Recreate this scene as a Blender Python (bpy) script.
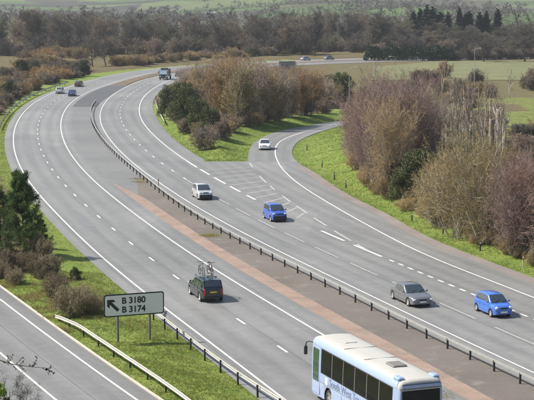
import bpy, math, random
import numpy as np
from mathutils import Vector, Matrix
R = math.radians
random.seed(7); rng = np.random.default_rng(7)
for o in list(bpy.data.objects): bpy.data.objects.remove(o)
scene = bpy.context.scene
COL = scene.collection

# ------------------------------------------------------------------ camera, sky, sun, exposure
FPX, Y0, CH = 1560.0, -3.0, 22.2           # focal length in photo pixels, horizon row, camera height (m)
PITCH = math.atan((200 - Y0) / FPX)
cam = bpy.data.objects.new('camera', bpy.data.cameras.new('camera')); COL.objects.link(cam)
cam.location = (0, 0, CH); cam.rotation_euler = (math.pi / 2 - PITCH, 0, 0)
cam.data.sensor_width = 36; cam.data.lens = 36 * FPX / 534
cam.data.clip_start = 0.5; cam.data.clip_end = 20000
scene.camera = cam
SUN_EL, SUN_AZ = R(49), R(-84)             # from the left, a little beyond the things
world = bpy.data.worlds.new('World'); scene.world = world; world.use_nodes = True
wn = world.node_tree.nodes; bg = wn['Background']
sky = wn.new('ShaderNodeTexSky'); sky.sky_type = 'NISHITA'; sky.sun_disc = False
sky.sun_elevation = SUN_EL; sky.sun_rotation = SUN_AZ; sky.air_density = 1.2; sky.dust_density = 2.5
world.node_tree.links.new(sky.outputs[0], bg.inputs[0]); bg.inputs[1].default_value = 0.085
sun = bpy.data.objects.new('sun', bpy.data.lights.new('sun', 'SUN')); COL.objects.link(sun)
sun.data.energy = 4.2; sun.data.angle = R(2.0); sun.data.color = (1.0, 0.95, 0.86)
sd = Vector((math.sin(SUN_AZ) * math.cos(SUN_EL), math.cos(SUN_AZ) * math.cos(SUN_EL), math.sin(SUN_EL)))
sun.rotation_euler = (-sd).to_track_quat('-Z', 'Y').to_euler(); sun.location = sd * 100
vs = scene.view_settings
vs.view_transform = 'Standard'; vs.look = 'None'; vs.gamma = 1; vs.use_curve_mapping = False; vs.exposure = 0.78
cy = scene.cycles; cy.max_bounces = 5; cy.diffuse_bounces = 2; cy.glossy_bounces = 3; cy.transmission_bounces = 3; cy.volume_bounces = 0

# ------------------------------------------------------------------ helpers
def P(px, py, z=0.0):
    """photo pixel -> point on the horizontal plane at height z"""
    dx, dz = px - 267, -(py - 200)
    Y = FPX * math.cos(PITCH) + dz * math.sin(PITCH); Z = -FPX * math.sin(PITCH) + dz * math.cos(PITCH)
    t = (CH - z) / -Z
    return Vector((dx * t, Y * t, z))

def link(o, parent=None):
    COL.objects.link(o)
    if parent is not None: o.parent = parent
    return o

def mesh_obj(name, V, F, mat, parent=None, smooth=None):
    me = bpy.data.meshes.new(name)
    if isinstance(V, np.ndarray):
        n, k = F.shape
        me.vertices.add(len(V)); me.vertices.foreach_set('co', V.astype(np.float32).ravel())
        me.loops.add(n * k); me.loops.foreach_set('vertex_index', F.astype(np.int32).ravel())
        me.polygons.add(n); me.polygons.foreach_set('loop_start', np.arange(0, n * k, k, dtype=np.int32))
        me.update(calc_edges=True)
    else:
        me.from_pydata([tuple(v) for v in V], [], F); me.update()
    if mat is not None: me.materials.append(mat)
    if smooth is not None:
        me.polygons.foreach_set('use_smooth', np.ones(len(me.polygons), dtype=bool))
        if smooth < 180: me.set_sharp_from_angle(angle=R(smooth))
    o = bpy.data.objects.new(name, me)
    return link(o, parent)

def empty(name, loc=(0, 0, 0), rz=0.0):
    o = bpy.data.objects.new(name, None); o.location = loc; o.rotation_euler = (0, 0, rz); o.empty_display_size = 0.5
    return link(o)

def tag(o, label=None, cat=None, group=None, kind=None):
    if label: o['label'] = label
    if cat: o['category'] = cat
    if group: o['group'] = group
    if kind: o['kind'] = kind
    return o

class MB:
    def __init__(s): s.V = []; s.F = []
    def add(s, V, F):
        b = len(s.V); s.V += [tuple(v) for v in V]; s.F += [tuple(i + b for i in f) for f in F]; return s
    def box(s, c, d, rz=0.0, ry=0.0, rx=0.0, bev=0.0):
        m = Matrix.Rotation(rz, 3, 'Z') @ Matrix.Rotation(ry, 3, 'Y') @ Matrix.Rotation(rx, 3, 'X')
        x, y, z = d[0] / 2, d[1] / 2, d[2] / 2; c = Vector(c)
        if bev <= 0:
            V = [c + m @ Vector((i * x, j * y, k * z)) for i in (-1, 1) for j in (-1, 1) for k in (-1, 1)]
            return s.add(V, [(0, 1, 3, 2), (4, 6, 7, 5), (0, 4, 5, 1), (2, 3, 7, 6), (0, 2, 6, 4), (1, 5, 7, 3)])
        b = min(bev, x * .9, y * .9, z * .9); V = []; F = []
        ring = lambda X, Yy, zz: [(X - 0, -Yy + b, zz), (X, Yy - b, zz), (X - b, Yy, zz), (-X + b, Yy, zz), (-X, Yy - b, zz), (-X, -Yy + b, zz), (-X + b, -Yy, zz), (X - b, -Yy, zz)]
        for X, Yy, zz in ((x - b, y - b, -z), (x, y, -z + b), (x, y, z - b), (x - b, y - b, z)): V += ring(X, Yy, zz)
        for r in range(3):
            for i in range(8): F.append((r * 8 + i, r * 8 + (i + 1) % 8, r * 8 + 8 + (i + 1) % 8, r * 8 + 8 + i))
        F.append(tuple(range(7, -1, -1))); F.append(tuple(range(24, 32)))
        return s.add([c + m @ Vector(v) for v in V], F)
    def tube(s, pts, r, n=8, caps=True):
        pts = [Vector(p) for p in pts]; rs = r if isinstance(r, (list, tuple)) else [r] * len(pts)
        V = []; F = []
        for i, p in enumerate(pts):
            t = (pts[min(i + 1, len(pts) - 1)] - pts[max(i - 1, 0)]).normalized()
            a = Vector((0, 0, 1)) if abs(t.z) < .9 else Vector((1, 0, 0))
            u = t.cross(a).normalized(); w = t.cross(u)
            for k in range(n):
                q = 2 * math.pi * k / n; V.append(p + (u * math.cos(q) + w * math.sin(q)) * rs[i])
        for i in range(len(pts) - 1):
            for k in range(n): F.append((i * n + k, i * n + (k + 1) % n, (i + 1) * n + (k + 1) % n, (i + 1) * n + k))
        if caps: F.append(tuple(range(n - 1, -1, -1))); F.append(tuple(range((len(pts) - 1) * n, len(pts) * n)))
        return s.add(V, F)
    def lathe_y(s, prof, n=20, c=(0, 0, 0)):
        """prof: (y, radius) revolved about the y axis"""
        V = []; F = []; m = len(prof)
        for k in range(n):
            a = 2 * math.pi * k / n
            for y, r in prof: V.append((c[0] + r * math.cos(a), c[1] + y, c[2] + r * math.sin(a)))
        for k in range(n):
            for i in range(m - 1): F.append((k * m + i, k * m + i + 1, ((k + 1) % n) * m + i + 1, ((k + 1) % n) * m + i))
        return s.add(V, F)
    def ell(s, c, r, nu=10, nv=6):
        V = []; F = []
        for j in range(nv + 1):
            t = math.pi * j / nv
            for i in range(nu):
                a = 2 * math.pi * i / nu
                V.append((c[0] + r[0] * math.sin(t) * math.cos(a), c[1] + r[1] * math.sin(t) * math.sin(a), c[2] + r[2] * math.cos(t)))
        for j in range(nv):
            for i in range(nu): F.append((j * nu + i, (j + 1) * nu + i, (j + 1) * nu + (i + 1) % nu, j * nu + (i + 1) % nu))
        return s.add(V, F)
    def build(s, name, mat, parent=None, smooth=None): return mesh_obj(name, s.V, s.F, mat, parent, smooth)

# ------------------------------------------------------------------ materials
MATS = {}
def new_mat(name):
    m = bpy.data.materials.new(name); m.use_nodes = True; MATS[name] = m
    return m, m.node_tree.nodes, m.node_tree.links, m.node_tree.nodes['Principled BSDF']
def simple(name, col, rough=.6, metal=0., var=.0, scale=8., coat=0., spec=None):
    m, n, l, b = new_mat(name)
    b.inputs['Roughness'].default_value = rough; b.inputs['Metallic'].default_value = metal
    if coat: b.inputs['Coat Weight'].default_value = coat; b.inputs['Coat Roughness'].default_value = .05
    if spec is not None: b.inputs['Specular IOR Level'].default_value = spec
    if var:
        tc = n.new('ShaderNodeTexCoord'); nz = n.new('ShaderNodeTexNoise'); nz.inputs['Scale'].default_value = scale; nz.inputs['Detail'].default_value = 5
        l.new(tc.outputs['Object'], nz.inputs['Vector'])
        mx = n.new('ShaderNodeMix'); mx.data_type = 'RGBA'; l.new(nz.outputs['Fac'], mx.inputs['Factor'])
        mx.inputs['A'].default_value = (*[c * (1 - var) for c in col], 1); mx.inputs['B'].default_value = (*[min(1, c * (1 + var)) for c in col], 1)
        l.new(mx.outputs['Result'], b.inputs['Base Color'])
    else: b.inputs['Base Color'].default_value = (*col, 1)
    return m
def ramp(n, stops, interp='LINEAR'):
    r = n.new('ShaderNodeValToRGB'); r.color_ramp.interpolation = interp
    e = r.color_ramp.elements
    while len(e) < len(stops): e.new(.5)
    for el, (p, c) in zip(e, stops): el.position = p; el.color = (*c, 1) if len(c) == 3 else c
    return r
def noise(n, l, vec, scale, detail=6, rough=.6):
    z = n.new('ShaderNodeTexNoise'); z.inputs['Scale'].default_value = scale; z.inputs['Detail'].default_value = detail; z.inputs['Roughness'].default_value = rough
    l.new(vec, z.inputs['Vector']); return z.outputs['Fac']
def mixc(n, l, fac, a, b, mode='MIX'):
    m = n.new('ShaderNodeMix'); m.data_type = 'RGBA'; m.blend_type = mode
    for key, v in (('Factor', fac), ('A', a), ('B', b)):
        if isinstance(v, (tuple, list)): m.inputs[key].default_value = (*v, 1)
        elif isinstance(v, (int, float)): m.inputs[key].default_value = v
        else: l.new(v, m.inputs[key])
    return m.outputs['Result']
def mathn(n, l, op, a, b=None, c=None):
    m = n.new('ShaderNodeMath'); m.operation = op
    for i, v in enumerate((a, b, c)):
        if v is None: continue
        if isinstance(v, (int, float)): m.inputs[i].default_value = v
        else: l.new(v, m.inputs[i])
    return m.outputs[0]

def asphalt(name, base, tracks=True, tint=(1, 1, 1), cell=3.75):
    m, n, l, b = new_mat(name)
    geo = n.new('ShaderNodeNewGeometry'); pos = geo.outputs['Position']
    lo = [base * .86 * t for t in tint]; hi = [base * 1.12 * t for t in tint]
    big = ramp(n, [(.3, lo), (.7, hi)]); l.new(noise(n, l, pos, .06, 5), big.inputs[0])
    col = big.outputs[0]
    fine = ramp(n, [(.25, (.72,) * 3), (.75, (1.25,) * 3)]); l.new(noise(n, l, pos, 14, 8, .8), fine.inputs[0])
    col = mixc(n, l, .8, col, fine.outputs[0], 'MULTIPLY')
    mid = ramp(n, [(.3, (.9,) * 3), (.7, (1.08,) * 3)]); l.new(noise(n, l, pos, 1.1, 4), mid.inputs[0])
    col = mixc(n, l, 1., col, mid.outputs[0], 'MULTIPLY')
    if tracks:
        uv = n.new('ShaderNodeUVMap'); sep = n.new('ShaderNodeSeparateXYZ'); l.new(uv.outputs[0], sep.inputs[0])
        w = mathn(n, l, 'SINE', mathn(n, l, 'MULTIPLY', sep.outputs[0], 2 * math.pi / (cell / 2)))
        cmb = n.new('ShaderNodeCombineXYZ'); l.new(mathn(n, l, 'MULTIPLY', sep.outputs[0], 2.2), cmb.inputs[0]); l.new(mathn(n, l, 'MULTIPLY', sep.outputs[1], .035), cmb.inputs[1])
        st = noise(n, l, cmb.outputs[0], 1.0, 6, .7)
        w2 = mathn(n, l, 'MULTIPLY_ADD', w, .075, mathn(n, l, 'MULTIPLY_ADD', st, .5, .75))
        cc = n.new('ShaderNodeCombineColor'); [l.new(w2, cc.inputs[i]) for i in range(3)]
        col = mixc(n, l, 1., col, cc.outputs[0], 'MULTIPLY')
        # transverse repairs / resurfacing bays
        vr = n.new('ShaderNodeTexVoronoi'); vr.inputs['Scale'].default_value = 1.0
        c2 = n.new('ShaderNodeCombineXYZ'); l.new(mathn(n, l, 'MULTIPLY', sep.outputs[0], .13), c2.inputs[0]); l.new(mathn(n, l, 'MULTIPLY', sep.outputs[1], .025), c2.inputs[1])
        l.new(c2.outputs[0], vr.inputs['Vector'])
        bay = ramp(n, [(.0, (.88,) * 3), (1., (1.1,) * 3)]); l.new(vr.outputs['Color'], bay.inputs[0])
        col = mixc(n, l, 1., col, bay.outputs[0], 'MULTIPLY')
    l.new(col, b.inputs['Base Color']); b.inputs['Roughness'].default_value = .6; b.inputs['Specular IOR Level'].default_value = .55
    bp = n.new('ShaderNodeBump'); bp.inputs['Strength'].default_value = .25; bp.inputs['Distance'].default_value = .01
    l.new(noise(n, l, pos, 40, 3), bp.inputs['Height']); l.new(bp.outputs[0], b.inputs['Normal'])
    return m
A_MAIN = asphalt('asphalt_main', .178, tint=(1.0, .995, .96))
A_SLIP = asphalt('asphalt_slip', .165, tint=(1.0, .995, .965), cell=4.2)
A_DARK = asphalt('asphalt_dark', .075, tracks=False)
A_MED = asphalt('median_asphalt', .152, tracks=False, tint=(1.0, .99, .95))

def speckle(name, c0, c1, s0=.15, s1=9., rough=.95, c2=None):
    m, n, l, b = new_mat(name); geo = n.new('ShaderNodeNewGeometry'); pos = geo.outputs['Position']
    r1 = ramp(n, [(.3, c0), (.7, c1)]); l.new(noise(n, l, pos, s0, 6, .65), r1.inputs[0]); col = r1.outputs[0]
    r2 = ramp(n, [(.2, (.6,) * 3), (.8, (1.4,) * 3)]); l.new(noise(n, l, pos, s1, 8, .8), r2.inputs[0])
    col = mixc(n, l, .85, col, r2.outputs[0], 'MULTIPLY')
    if c2 is not None:
        r3 = ramp(n, [(.55, (0, 0, 0)), (.68, (1, 1, 1))]); l.new(noise(n, l, pos, .55, 7, .7), r3.inputs[0])
        col = mixc(n, l, r3.outputs[0], col, c2)
    l.new(col, b.inputs['Base Color']); b.inputs['Roughness'].default_value = rough
    bp = n.new('ShaderNodeBump'); bp.inputs['Strength'].default_value = .5; bp.inputs['Distance'].default_value = .03
    l.new(noise(n, l, pos, s1, 6), bp.inputs['Height']); l.new(bp.outputs[0], b.inputs['Normal'])
    return m
M_GRAVEL = speckle('median_gravel', (.10, .088, .075), (.14, .122, .105), .12, 7., c2=(.17, .152, .13))
M_PINK = speckle('pink_strip', (.19, .135, .105), (.28, .205, .165), .45, 6., c2=(.17, .148, .125))
M_GRIT = speckle('grit', (.15, .13, .115), (.21, .185, .165), .2, 8.)
M_SOIL = speckle('soil', (.09, .065, .045), (.15, .11, .075), .2, 4., c2=(.11, .12, .05))
M_FIELD = speckle('field_pale', (.095, .105, .04), (.15, .15, .06), .09, 1.2, c2=(.085, .095, .035))
M_MOSS = speckle('field_moss', (.075, .085, .025), (.17, .16, .045), .5, 2., c2=(.075, .06, .032))
M_KERB = speckle('kerb_concrete', (.42, .38, .32), (.5, .46, .4), .5, 10.)

def paint(name, col, wear):
    m, n, l, b = new_mat(name); geo = n.new('ShaderNodeNewGeometry'); pos = geo.outputs['Position']
    r = ramp(n, [(max(0, wear - .12), (0, 0, 0)), (min(1, wear + .1), (1, 1, 1))]); l.new(noise(n, l, pos, 9, 8, .85), r.inputs[0])
    r2 = ramp(n, [(.3, tuple(c * .8 for c in col)), (.7, col)]); l.new(noise(n, l, pos, .7, 3), r2.inputs[0])
    l.new(mixc(n, l, r.outputs[0], (.15, .15, .145), r2.outputs[0]), b.inputs['Base Color']); b.inputs['Roughness'].default_value = .65
    return m
M_PAINT = paint('road_paint', (.66, .655, .62), .34)
M_FADED = paint('faded_paint', (.56, .56, .53), .5)
M_HATCH = paint('hatch_paint', (.42, .415, .40), .5)

def ground_material():
    m, n, l, b = new_mat('ground_cover'); geo = n.new('ShaderNodeNewGeometry'); pos = geo.outputs['Position']
    at = n.new('ShaderNodeAttribute'); at.attribute_name = 'grass'
    hill = n.new('ShaderNodeAttribute'); hill.attribute_name = 'hill'
    g = ramp(n, [(.28, (.095, .145, .025)), (.5, (.142, .19, .036)), (.72, (.195, .215, .058))]); l.new(noise(n, l, pos, .35, 6, .65), g.inputs[0])
    gf = ramp(n, [(.25, (.6,) * 3), (.75, (1.35,) * 3)]); l.new(noise(n, l, pos, 6, 8, .8), gf.inputs[0])
    gc = mixc(n, l, .9, g.outputs[0], gf.outputs[0], 'MULTIPLY')
    dry = ramp(n, [(.66, (0, 0, 0)), (.8, (1, 1, 1))]); l.new(noise(n, l, pos, .8, 7, .75), dry.inputs[0])
    gc = mixc(n, l, dry.outputs[0], gc, (.17, .14, .06))
    br = ramp(n, [(.25, (.055, .045, .022)), (.5, (.11, .085, .045)), (.75, (.12, .125, .04))]); l.new(noise(n, l, pos, .5, 8, .75), br.inputs[0])
    bc = mixc(n, l, .8, br.outputs[0], gf.outputs[0], 'MULTIPLY')
    f = mathn(n, l, 'ADD', at.outputs['Fac'], mathn(n, l, 'MULTIPLY_ADD', noise(n, l, pos, 1.2, 6, .7), .7, -.35))
    fr = ramp(n, [(.42, (0, 0, 0)), (.58, (1, 1, 1))]); l.new(f, fr.inputs[0])
    col = mixc(n, l, fr.outputs[0], bc, gc)
    # distant fields: patchwork cells
    sep = n.new('ShaderNodeSeparateXYZ'); l.new(pos, sep.inputs[0])
    cb = n.new('ShaderNodeCombineXYZ'); l.new(mathn(n, l, 'MULTIPLY', sep.outputs[0], .011), cb.inputs[0]); l.new(mathn(n, l, 'MULTIPLY', sep.outputs[1], .0075), cb.inputs[1])
    v = n.new('ShaderNodeTexVoronoi'); v.inputs['Scale'].default_value = 1.0; l.new(cb.outputs[0], v.inputs['Vector'])
    sc = n.new('ShaderNodeSeparateColor'); l.new(v.outputs['Color'], sc.inputs[0])
    fc = ramp(n, [(.0, (.06, .058, .042)), (.22, (.07, .11, .035)), (.42, (.07, .066, .045)), (.6, (.10, .125, .05)), (.75, (.05, .05, .036)), (.9, (.06, .09, .03))], 'CONSTANT'); l.new(sc.outputs[0], fc.inputs[0])
    fv = ramp(n, [(.3, (.8,) * 3), (.7, (1.15,) * 3)]); l.new(noise(n, l, pos, .03, 5), fv.inputs[0])
    fcol = mixc(n, l, 1., fc.outputs[0], fv.outputs[0], 'MULTIPLY')
    col = mixc(n, l, hill.outputs['Fac'], col, fcol)
    l.new(col, b.inputs['Base Color']); b.inputs['Roughness'].default_value = .95; b.inputs['Specular IOR Level'].default_value = .2
    bp = n.new('ShaderNodeBump'); bp.inputs['Strength'].default_value = .45; bp.inputs['Distance'].default_value = .1
    l.new(noise(n, l, pos, 3.5, 8, .75), bp.inputs['Height']); l.new(bp.outputs[0], b.inputs['Normal'])
    return m
M_GROUND = ground_material()

MID = {}
def twig(name, c0, c1, rough=.9, trans=0., var=.375):
    """bark / twig colour: differs from tree to tree and from clump to clump; c0 None: the object's own colour"""
    m, n, l, b = new_mat(name)
    if c0 is not None: MID[name] = [(a + c) / 2 for a, c in zip(c0, c1)]
    geo = n.new('ShaderNodeNewGeometry'); oi = n.new('ShaderNodeObjectInfo')
    f = mathn(n, l, 'MULTIPLY_ADD', noise(n, l, geo.outputs['Position'], .55, 4), 1.0, mathn(n, l, 'MULTIPLY_ADD', oi.outputs['Random'], .7, -.35))
    r = ramp(n, [(.2, c0), (.75, c1)] if c0 is not None else [(.2, (.72,) * 3), (.75, (1.28,) * 3)]); l.new(f, r.inputs[0]); rc = r.outputs[0]
    if c0 is None:
        rc = mixc(n, l, 1., rc, oi.outputs['Color'], 'MULTIPLY')
        hue = ramp(n, [(.35, (1.08, 1.0, .86)), (.5, (1., 1., 1.)), (.65, (.9, .95, 1.02))]); l.new(noise(n, l, geo.outputs['Position'], .28, 5, .7), hue.inputs[0])
        rc = mixc(n, l, 1., rc, hue.outputs[0], 'MULTIPLY')
    v = n.new('ShaderNodeMapRange'); l.new(geo.outputs['Random Per Island'], v.inputs[0]); v.inputs[3].default_value = 1.02 - var; v.inputs[4].default_value = 1.02 + var
    cc = n.new('ShaderNodeCombineColor'); [l.new(v.outputs[0], cc.inputs[i]) for i in range(3)]
    l.new(mixc(n, l, 1., rc, cc.outputs[0], 'MULTIPLY'), b.inputs['Base Color'])
    b.inputs['Roughness'].default_value = rough; b.inputs['Specular IOR Level'].default_value = .25
    if trans:
        tl = n.new('ShaderNodeBsdfTranslucent'); ms = n.new('ShaderNodeMixShader'); ms.inputs[0].default_value = trans
        l.new(b.inputs['Base Color'].links[0].from_socket, tl.inputs[0]); l.new(b.outputs[0], ms.inputs[1]); l.new(tl.outputs[0], ms.inputs[2]); l.new(ms.outputs[0], n['Material Output'].inputs['Surface'])
    return m
T_OWN = twig('twigs_own_colour', None, None)
T_OLIVE = twig('twigs_olive', (.23, .18, .085), (.40, .315, .16))
T_TAN = twig('twigs_tan', (0.246, 0.174, 0.094), (0.377, 0.275, 0.152))
T_RED = twig('twigs_red', (.165, .112, .096), (.285, .196, .168))
T_ORANGE = twig('twigs_orange', (.22, .14, .075), (.40, .25, .12))
T_BROWN = twig('twigs_brown', (.15, .118, .088), (.245, .195, .148))
T_WOOD = twig('twigs_wood', (.088, .079, .070), (.14, .124, .108))
T_PALE = twig('twigs_pale', (.215, .165, .13), (.345, .27, .215))
T_MOSSWOOD = twig('twigs_mosswood', (.10, .094, .062), (.155, .142, .095))
T_GREY = twig('bark_grey', (.27, .24, .20), (.46, .42, .36))
T_DARK = twig('bark_dark', (0.035, 0.030, 0.022), (0.075, 0.060, 0.045))
T_BRAMBLE = twig('bramble', (.17, .135, .085), (.27, .22, .13))
L_EVER = twig('leaf_evergreen', (.03, .045, .018), (.10, .115, .045), .85)
L_PINE = twig('needles_pine', (.05, .09, .025), (.24, .26, .07), .7, .3)
L_CONIFER = twig('needles_conifer', (0.016, 0.036, 0.020), (0.035, 0.062, 0.035), .7)
L_HOLLY = twig('leaf_hedge', (0.020, 0.040, 0.020), (0.045, 0.075, 0.035), .6)
L_BRIGHT = twig('leaf_bright', (0.084, 0.144, 0.018), (0.156, 0.216, 0.036), .6)
L_BLADE = twig('grass_blades', (.115, .168, .032), (.21, .235, .062), .8, .45, .14)
M_DRYBLADE = twig('dry_blades', (0.204, 0.168, 0.066), (0.336, 0.288, 0.120), .9, .4)

M_GALV = simple('galvanised_steel', (.40, .39, .365), .5, .35, .18, 3.)
M_BEAM = simple('weathered_beam', (.40, .39, .36), .6, .1, .2, 2.)
M_POST = simple('dark_post', (.035, .033, .03), .7, 0, .3, 4.)
M_WHITE = simple('white_plastic', (.7, .7, .68), .5)
M_SIGN = simple('sign_white', (.74, .71, .66), .5, 0, .05, 1.5)
M_BLACK = simple('sign_black', (.012, .012, .014), .5)
M_SIGNPOST = simple('sign_post_grey', (.16, .16, .165), .5, .4)
M_SIGNBACK = simple('sign_back', (.2, .22, .23), .6, .2, .15, 1.)
M_TYRE = simple('tyre', (.018, .018, .018), .85)
M_RIM = simple('alloy', (.62, .62, .62), .35, .6)
M_TRIM = simple('black_trim', (.016, .016, .018), .55)
M_UNDER = simple('underbody', (.008, .008, .008), .9)
M_GLASS = simple('car_glass', (.03, .042, .05), .04, 0, coat=1., spec=.8)
M_GREENGLASS = simple('green_glass', (.035, .075, .05), .08, 0, coat=.4)
M_LAMP = simple('lamp_lens', (.75, .77, .8), .12, .25, coat=.5)
M_TAIL = simple('tail_lens', (.35, .012, .01), .2, coat=.5)
M_PLATEW = simple('plate_white', (.75, .75, .72), .5)
M_PLATEY = simple('plate_yellow', (.7, .5, .05), .5)
M_CHROME = simple('chrome', (.6, .6, .6), .2, 1.)
M_COACH = simple('coach_blue', (.30, .375, .54), .3, 0, .04, 2., coat=.4)
M_COACHROOF = simple('coach_roof', (.41, .40, .37), .55, 0, .08, 1.2)
M_COACHTXT = simple('coach_text', (.16, .19, .30), .5)
M_STEELPOLE = simple('lamp_column', (.30, .31, .32), .6, .2)
M_HATCHGREY = simple('hatch_grey', (.16, .15, .14), .6)
M_CANVAS = simple('house_wall', (.75, .73, .69), .8)
M_SLATE = simple('slate_roof', (.11, .105, .11), .8)
def carpaint(name, col, metal=.0): return simple(name, col, .28, metal, 0, coat=.8)

# ------------------------------------------------------------------ road geometry: lines read off the photograph, laid on the ground
def smooth_fn(pts, sig=9.0, far=.035):
    pts = sorted([(p[1], p[0]) for p in pts]); ys = np.array([p[0] for p in pts]); xs = np.array([p[1] for p in pts])
    g = np.arange(ys[0], ys[-1] + .1, 1.0); v = np.interp(g, ys, xs); out = np.empty_like(v)
    for i, y in enumerate(g):
        s = sig + far * max(0, y - 100); s = min(s, max(1.5, (y - g[0]) / 2 + 1.5), max(1.5, (g[-1] - y) / 2 + 1.5))
        w = np.exp(-.5 * ((g - y) / s) ** 2); w /= w.sum()
        a = (w * (g - y)).sum(); q = (w * (g - y) ** 2).sum() - a * a
        m = (w * v).sum(); k = (w * (g - y) * v).sum() - a * m
        out[i] = m - k / max(q, 1e-6) * a
    return lambda y: np.interp(y, g, out)
px = lambda L: [(P(a, b).x, P(a, b).y) for a, b in L]
LEp = px([(110, 75.5), (84.5, 82.5), (59, 89.5), (50, 94), (35, 101), (25, 110), (18, 119), (13.7, 129), (12.5, 141), (14.2, 154), (18.7, 165), (26, 179), (34, 189), (42.5, 199.5), (65, 222.5), (82.5, 240.5), (107.5, 262.5), (132.5, 284), (165, 309), (204, 337.5), (234, 361), (266.5, 386)])
LEp += [(11, 55), (5.3, 71), (-40, 475), (-31.5, 500), (-20.5, 520), (-1, 546), (24, 569), (52, 588), (100, 608), (180, 630), (320, 655)]
LE = smooth_fn(LEp)
def slope(f, y): return (f(y + 1.5) - f(y - 1.5)) / 3.0
def off(f, d):
    """a line d metres to the right of f (d may be a function of y)"""
    dd = d if callable(d) else (lambda y: d)
    return lambda y: f(y) + dd(y) * np.sqrt(1 + slope(f, y) ** 2)
LD = off(LE, 3.85); LR = off(LE, 7.75)
Bp = px([(125, 86), (110, 92), (98, 100), (93, 105), (90, 112), (90.5, 121), (93.5, 129), (102.5, 142.5), (112, 153), (125, 165), (140, 177), (150, 186), (166, 199), (180, 209.5), (194, 218), (211.5, 229.5), (227, 237.5), (245, 247), (265.5, 258), (288.7, 269), (313.5, 281), (342, 295.5), (373, 312), (410, 331), (451, 351), (498.5, 374), (525.5, 387)])
Bp += [(20, 73), (26, 56)]
BAR_ = smooth_fn(Bp, 7)
RLp = px([(130, 84), (114.5, 92.5), (105.5, 101), (100, 110), (99, 119), (102, 129), (112, 143), (125, 157), (137, 167), (152, 178), (165, 187), (183, 199), (199.5, 209.5)])
RLp = [p for p in RLp if p[1] < 375]
for y in (148, 138, 128, 118, 108, 98, 88, 75, 56): RLp.append((float(BAR_(y)) + 2.15, y))
for y in (420, 445, 470, 495, 520, 545, 570, 600, 630, 650): RLp.append((float(off(LE, 12.3)(y)), y))
RL = smooth_fn(RLp, 8)
def BAR(y):
    t = np.clip((np.asarray(y, float) - 330) / 50., 0, 1); return BAR_(y) * (1 - t) + (RL(y) - .9) * t
RD = off(RL, 3.75); RR = off(RL, 7.5)
SRp = px([(344, 121.8), (310, 130), (287, 137.5), (279, 141), (275, 147.5), (275, 156), (280.5, 167.5), (294, 181), (308, 190.5), (323, 199.8), (350.5, 216), (378, 231), (400, 243), (427.5, 256), (459, 269), (495, 282.5), (532.5, 297.5)]) + [(24.5, 100), (32, 78), (38, 56), (24, 292), (42, 303)]
SR = smooth_fn(SRp, 3.5, .01)
SKp = px([(344, 124.5), (313, 134), (298, 141), (292.5, 147.5), (291.5, 155), (296, 162.5), (314, 172), (330.5, 184), (353, 198), (385.5, 213), (400, 222), (427.5, 237.5), (460, 251), (495, 264), (532.5, 277.5)]) + [(26.5, 105), (34, 81), (41.5, 56), (24, 284), (42, 295)]
SK = smooth_fn(SKp, 3, .01)
SIp = px([(344, 120.3), (328, 122.5), (305.5, 126), (283, 130), (268, 134.5), (251.5, 144), (248, 154), (248, 162)]) + [(26, 296), (42, 308)]
SI = smooth_fn(SIp, 3, .005)
IEp = px([(160, 92), (154, 98.5), (152.5, 104.5), (153, 111), (159, 122.5), (171.5, 137.5), (189, 151), (205, 160)]); IEp = [(x, y) for x, y in IEp] + [(float(RR(y)) + 2.2, y) for y in (380, 400, 430, 470, 510, 550, 600, 650)]
IE = smooth_fn(IEp, 4, .02)
YN = 211.2                                   # the island's near edge
XK = smooth_fn(px([(0, 286), (19, 300), (56, 327.5), (94, 354), (132.5, 381), (161.5, 401)]) + [(5.5, 60), (-27, 134), (-41, 168), (-60, 210)], 6)
XR = off(XK, -1.25); XL = off(XK, -5.35); XO = off(XK, -8.2)

def ys_range(a, b):
    out = []; y = a
    while y < b: out.append(y); y += 1.0 + max(0, (y - 120) * .006)
    return np.array(out + [b])
def ribbon(name, fa, fb, a, b, z, mat, parent=None, nx=3, ys=None):
    ys = ys_range(a, b) if ys is None else ys
    A, Bx = np.asarray(fa(ys), float) * np.ones(len(ys)), np.asarray(fb(ys), float) * np.ones(len(ys))
    V = []; F = []; UV = []
    s = np.concatenate([[0], np.cumsum(np.hypot(np.diff(A), np.diff(ys)))])
    cosf = 1 / np.sqrt(1 + np.gradient(A, ys) ** 2) if len(ys) > 2 else np.ones(len(ys))
    for i, y in enumerate(ys):
        for k in range(nx):
            t = k / (nx - 1); V.append((A[i] + (Bx[i] - A[i]) * t, y, z)); UV.append(((Bx[i] - A[i]) * t * cosf[i], s[i]))
    for i in range(len(ys) - 1):
        for k in range(nx - 1): q = i * nx + k; F.append((q, q + 1, q + nx + 1, q + nx))
    o = mesh_obj(name, V, F, mat, parent)
    uv = o.data.uv_layers.new(name='UVMap')
    for lp in o.data.loops: uv.data[lp.index].uv = UV[lp.vertex_index]
    return o
const = lambda c: (lambda y: np.zeros_like(np.asarray(y, float)) + c)
def struct(o): o['kind'] = 'structure'; return o

road_left = struct(ribbon('left_carriageway', off(LE, -1.35), off(LR, 1.9), 56, 650, .02, A_MAIN, nx=5))
road_right = struct(ribbon('right_carriageway', lambda y: BAR(y) + .75, lambda y: SK(np.minimum(y, YN)), 56, YN, .02, A_MAIN, nx=7))
road_far = struct(ribbon('right_carriageway', lambda y: BAR(y) + .75, IE, YN, 640, .02, A_MAIN, nx=5))
road_slip = struct(ribbon('joining_slip_road', SI, SK, YN - .4, 292, .0225, A_MAIN, nx=5))
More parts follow.
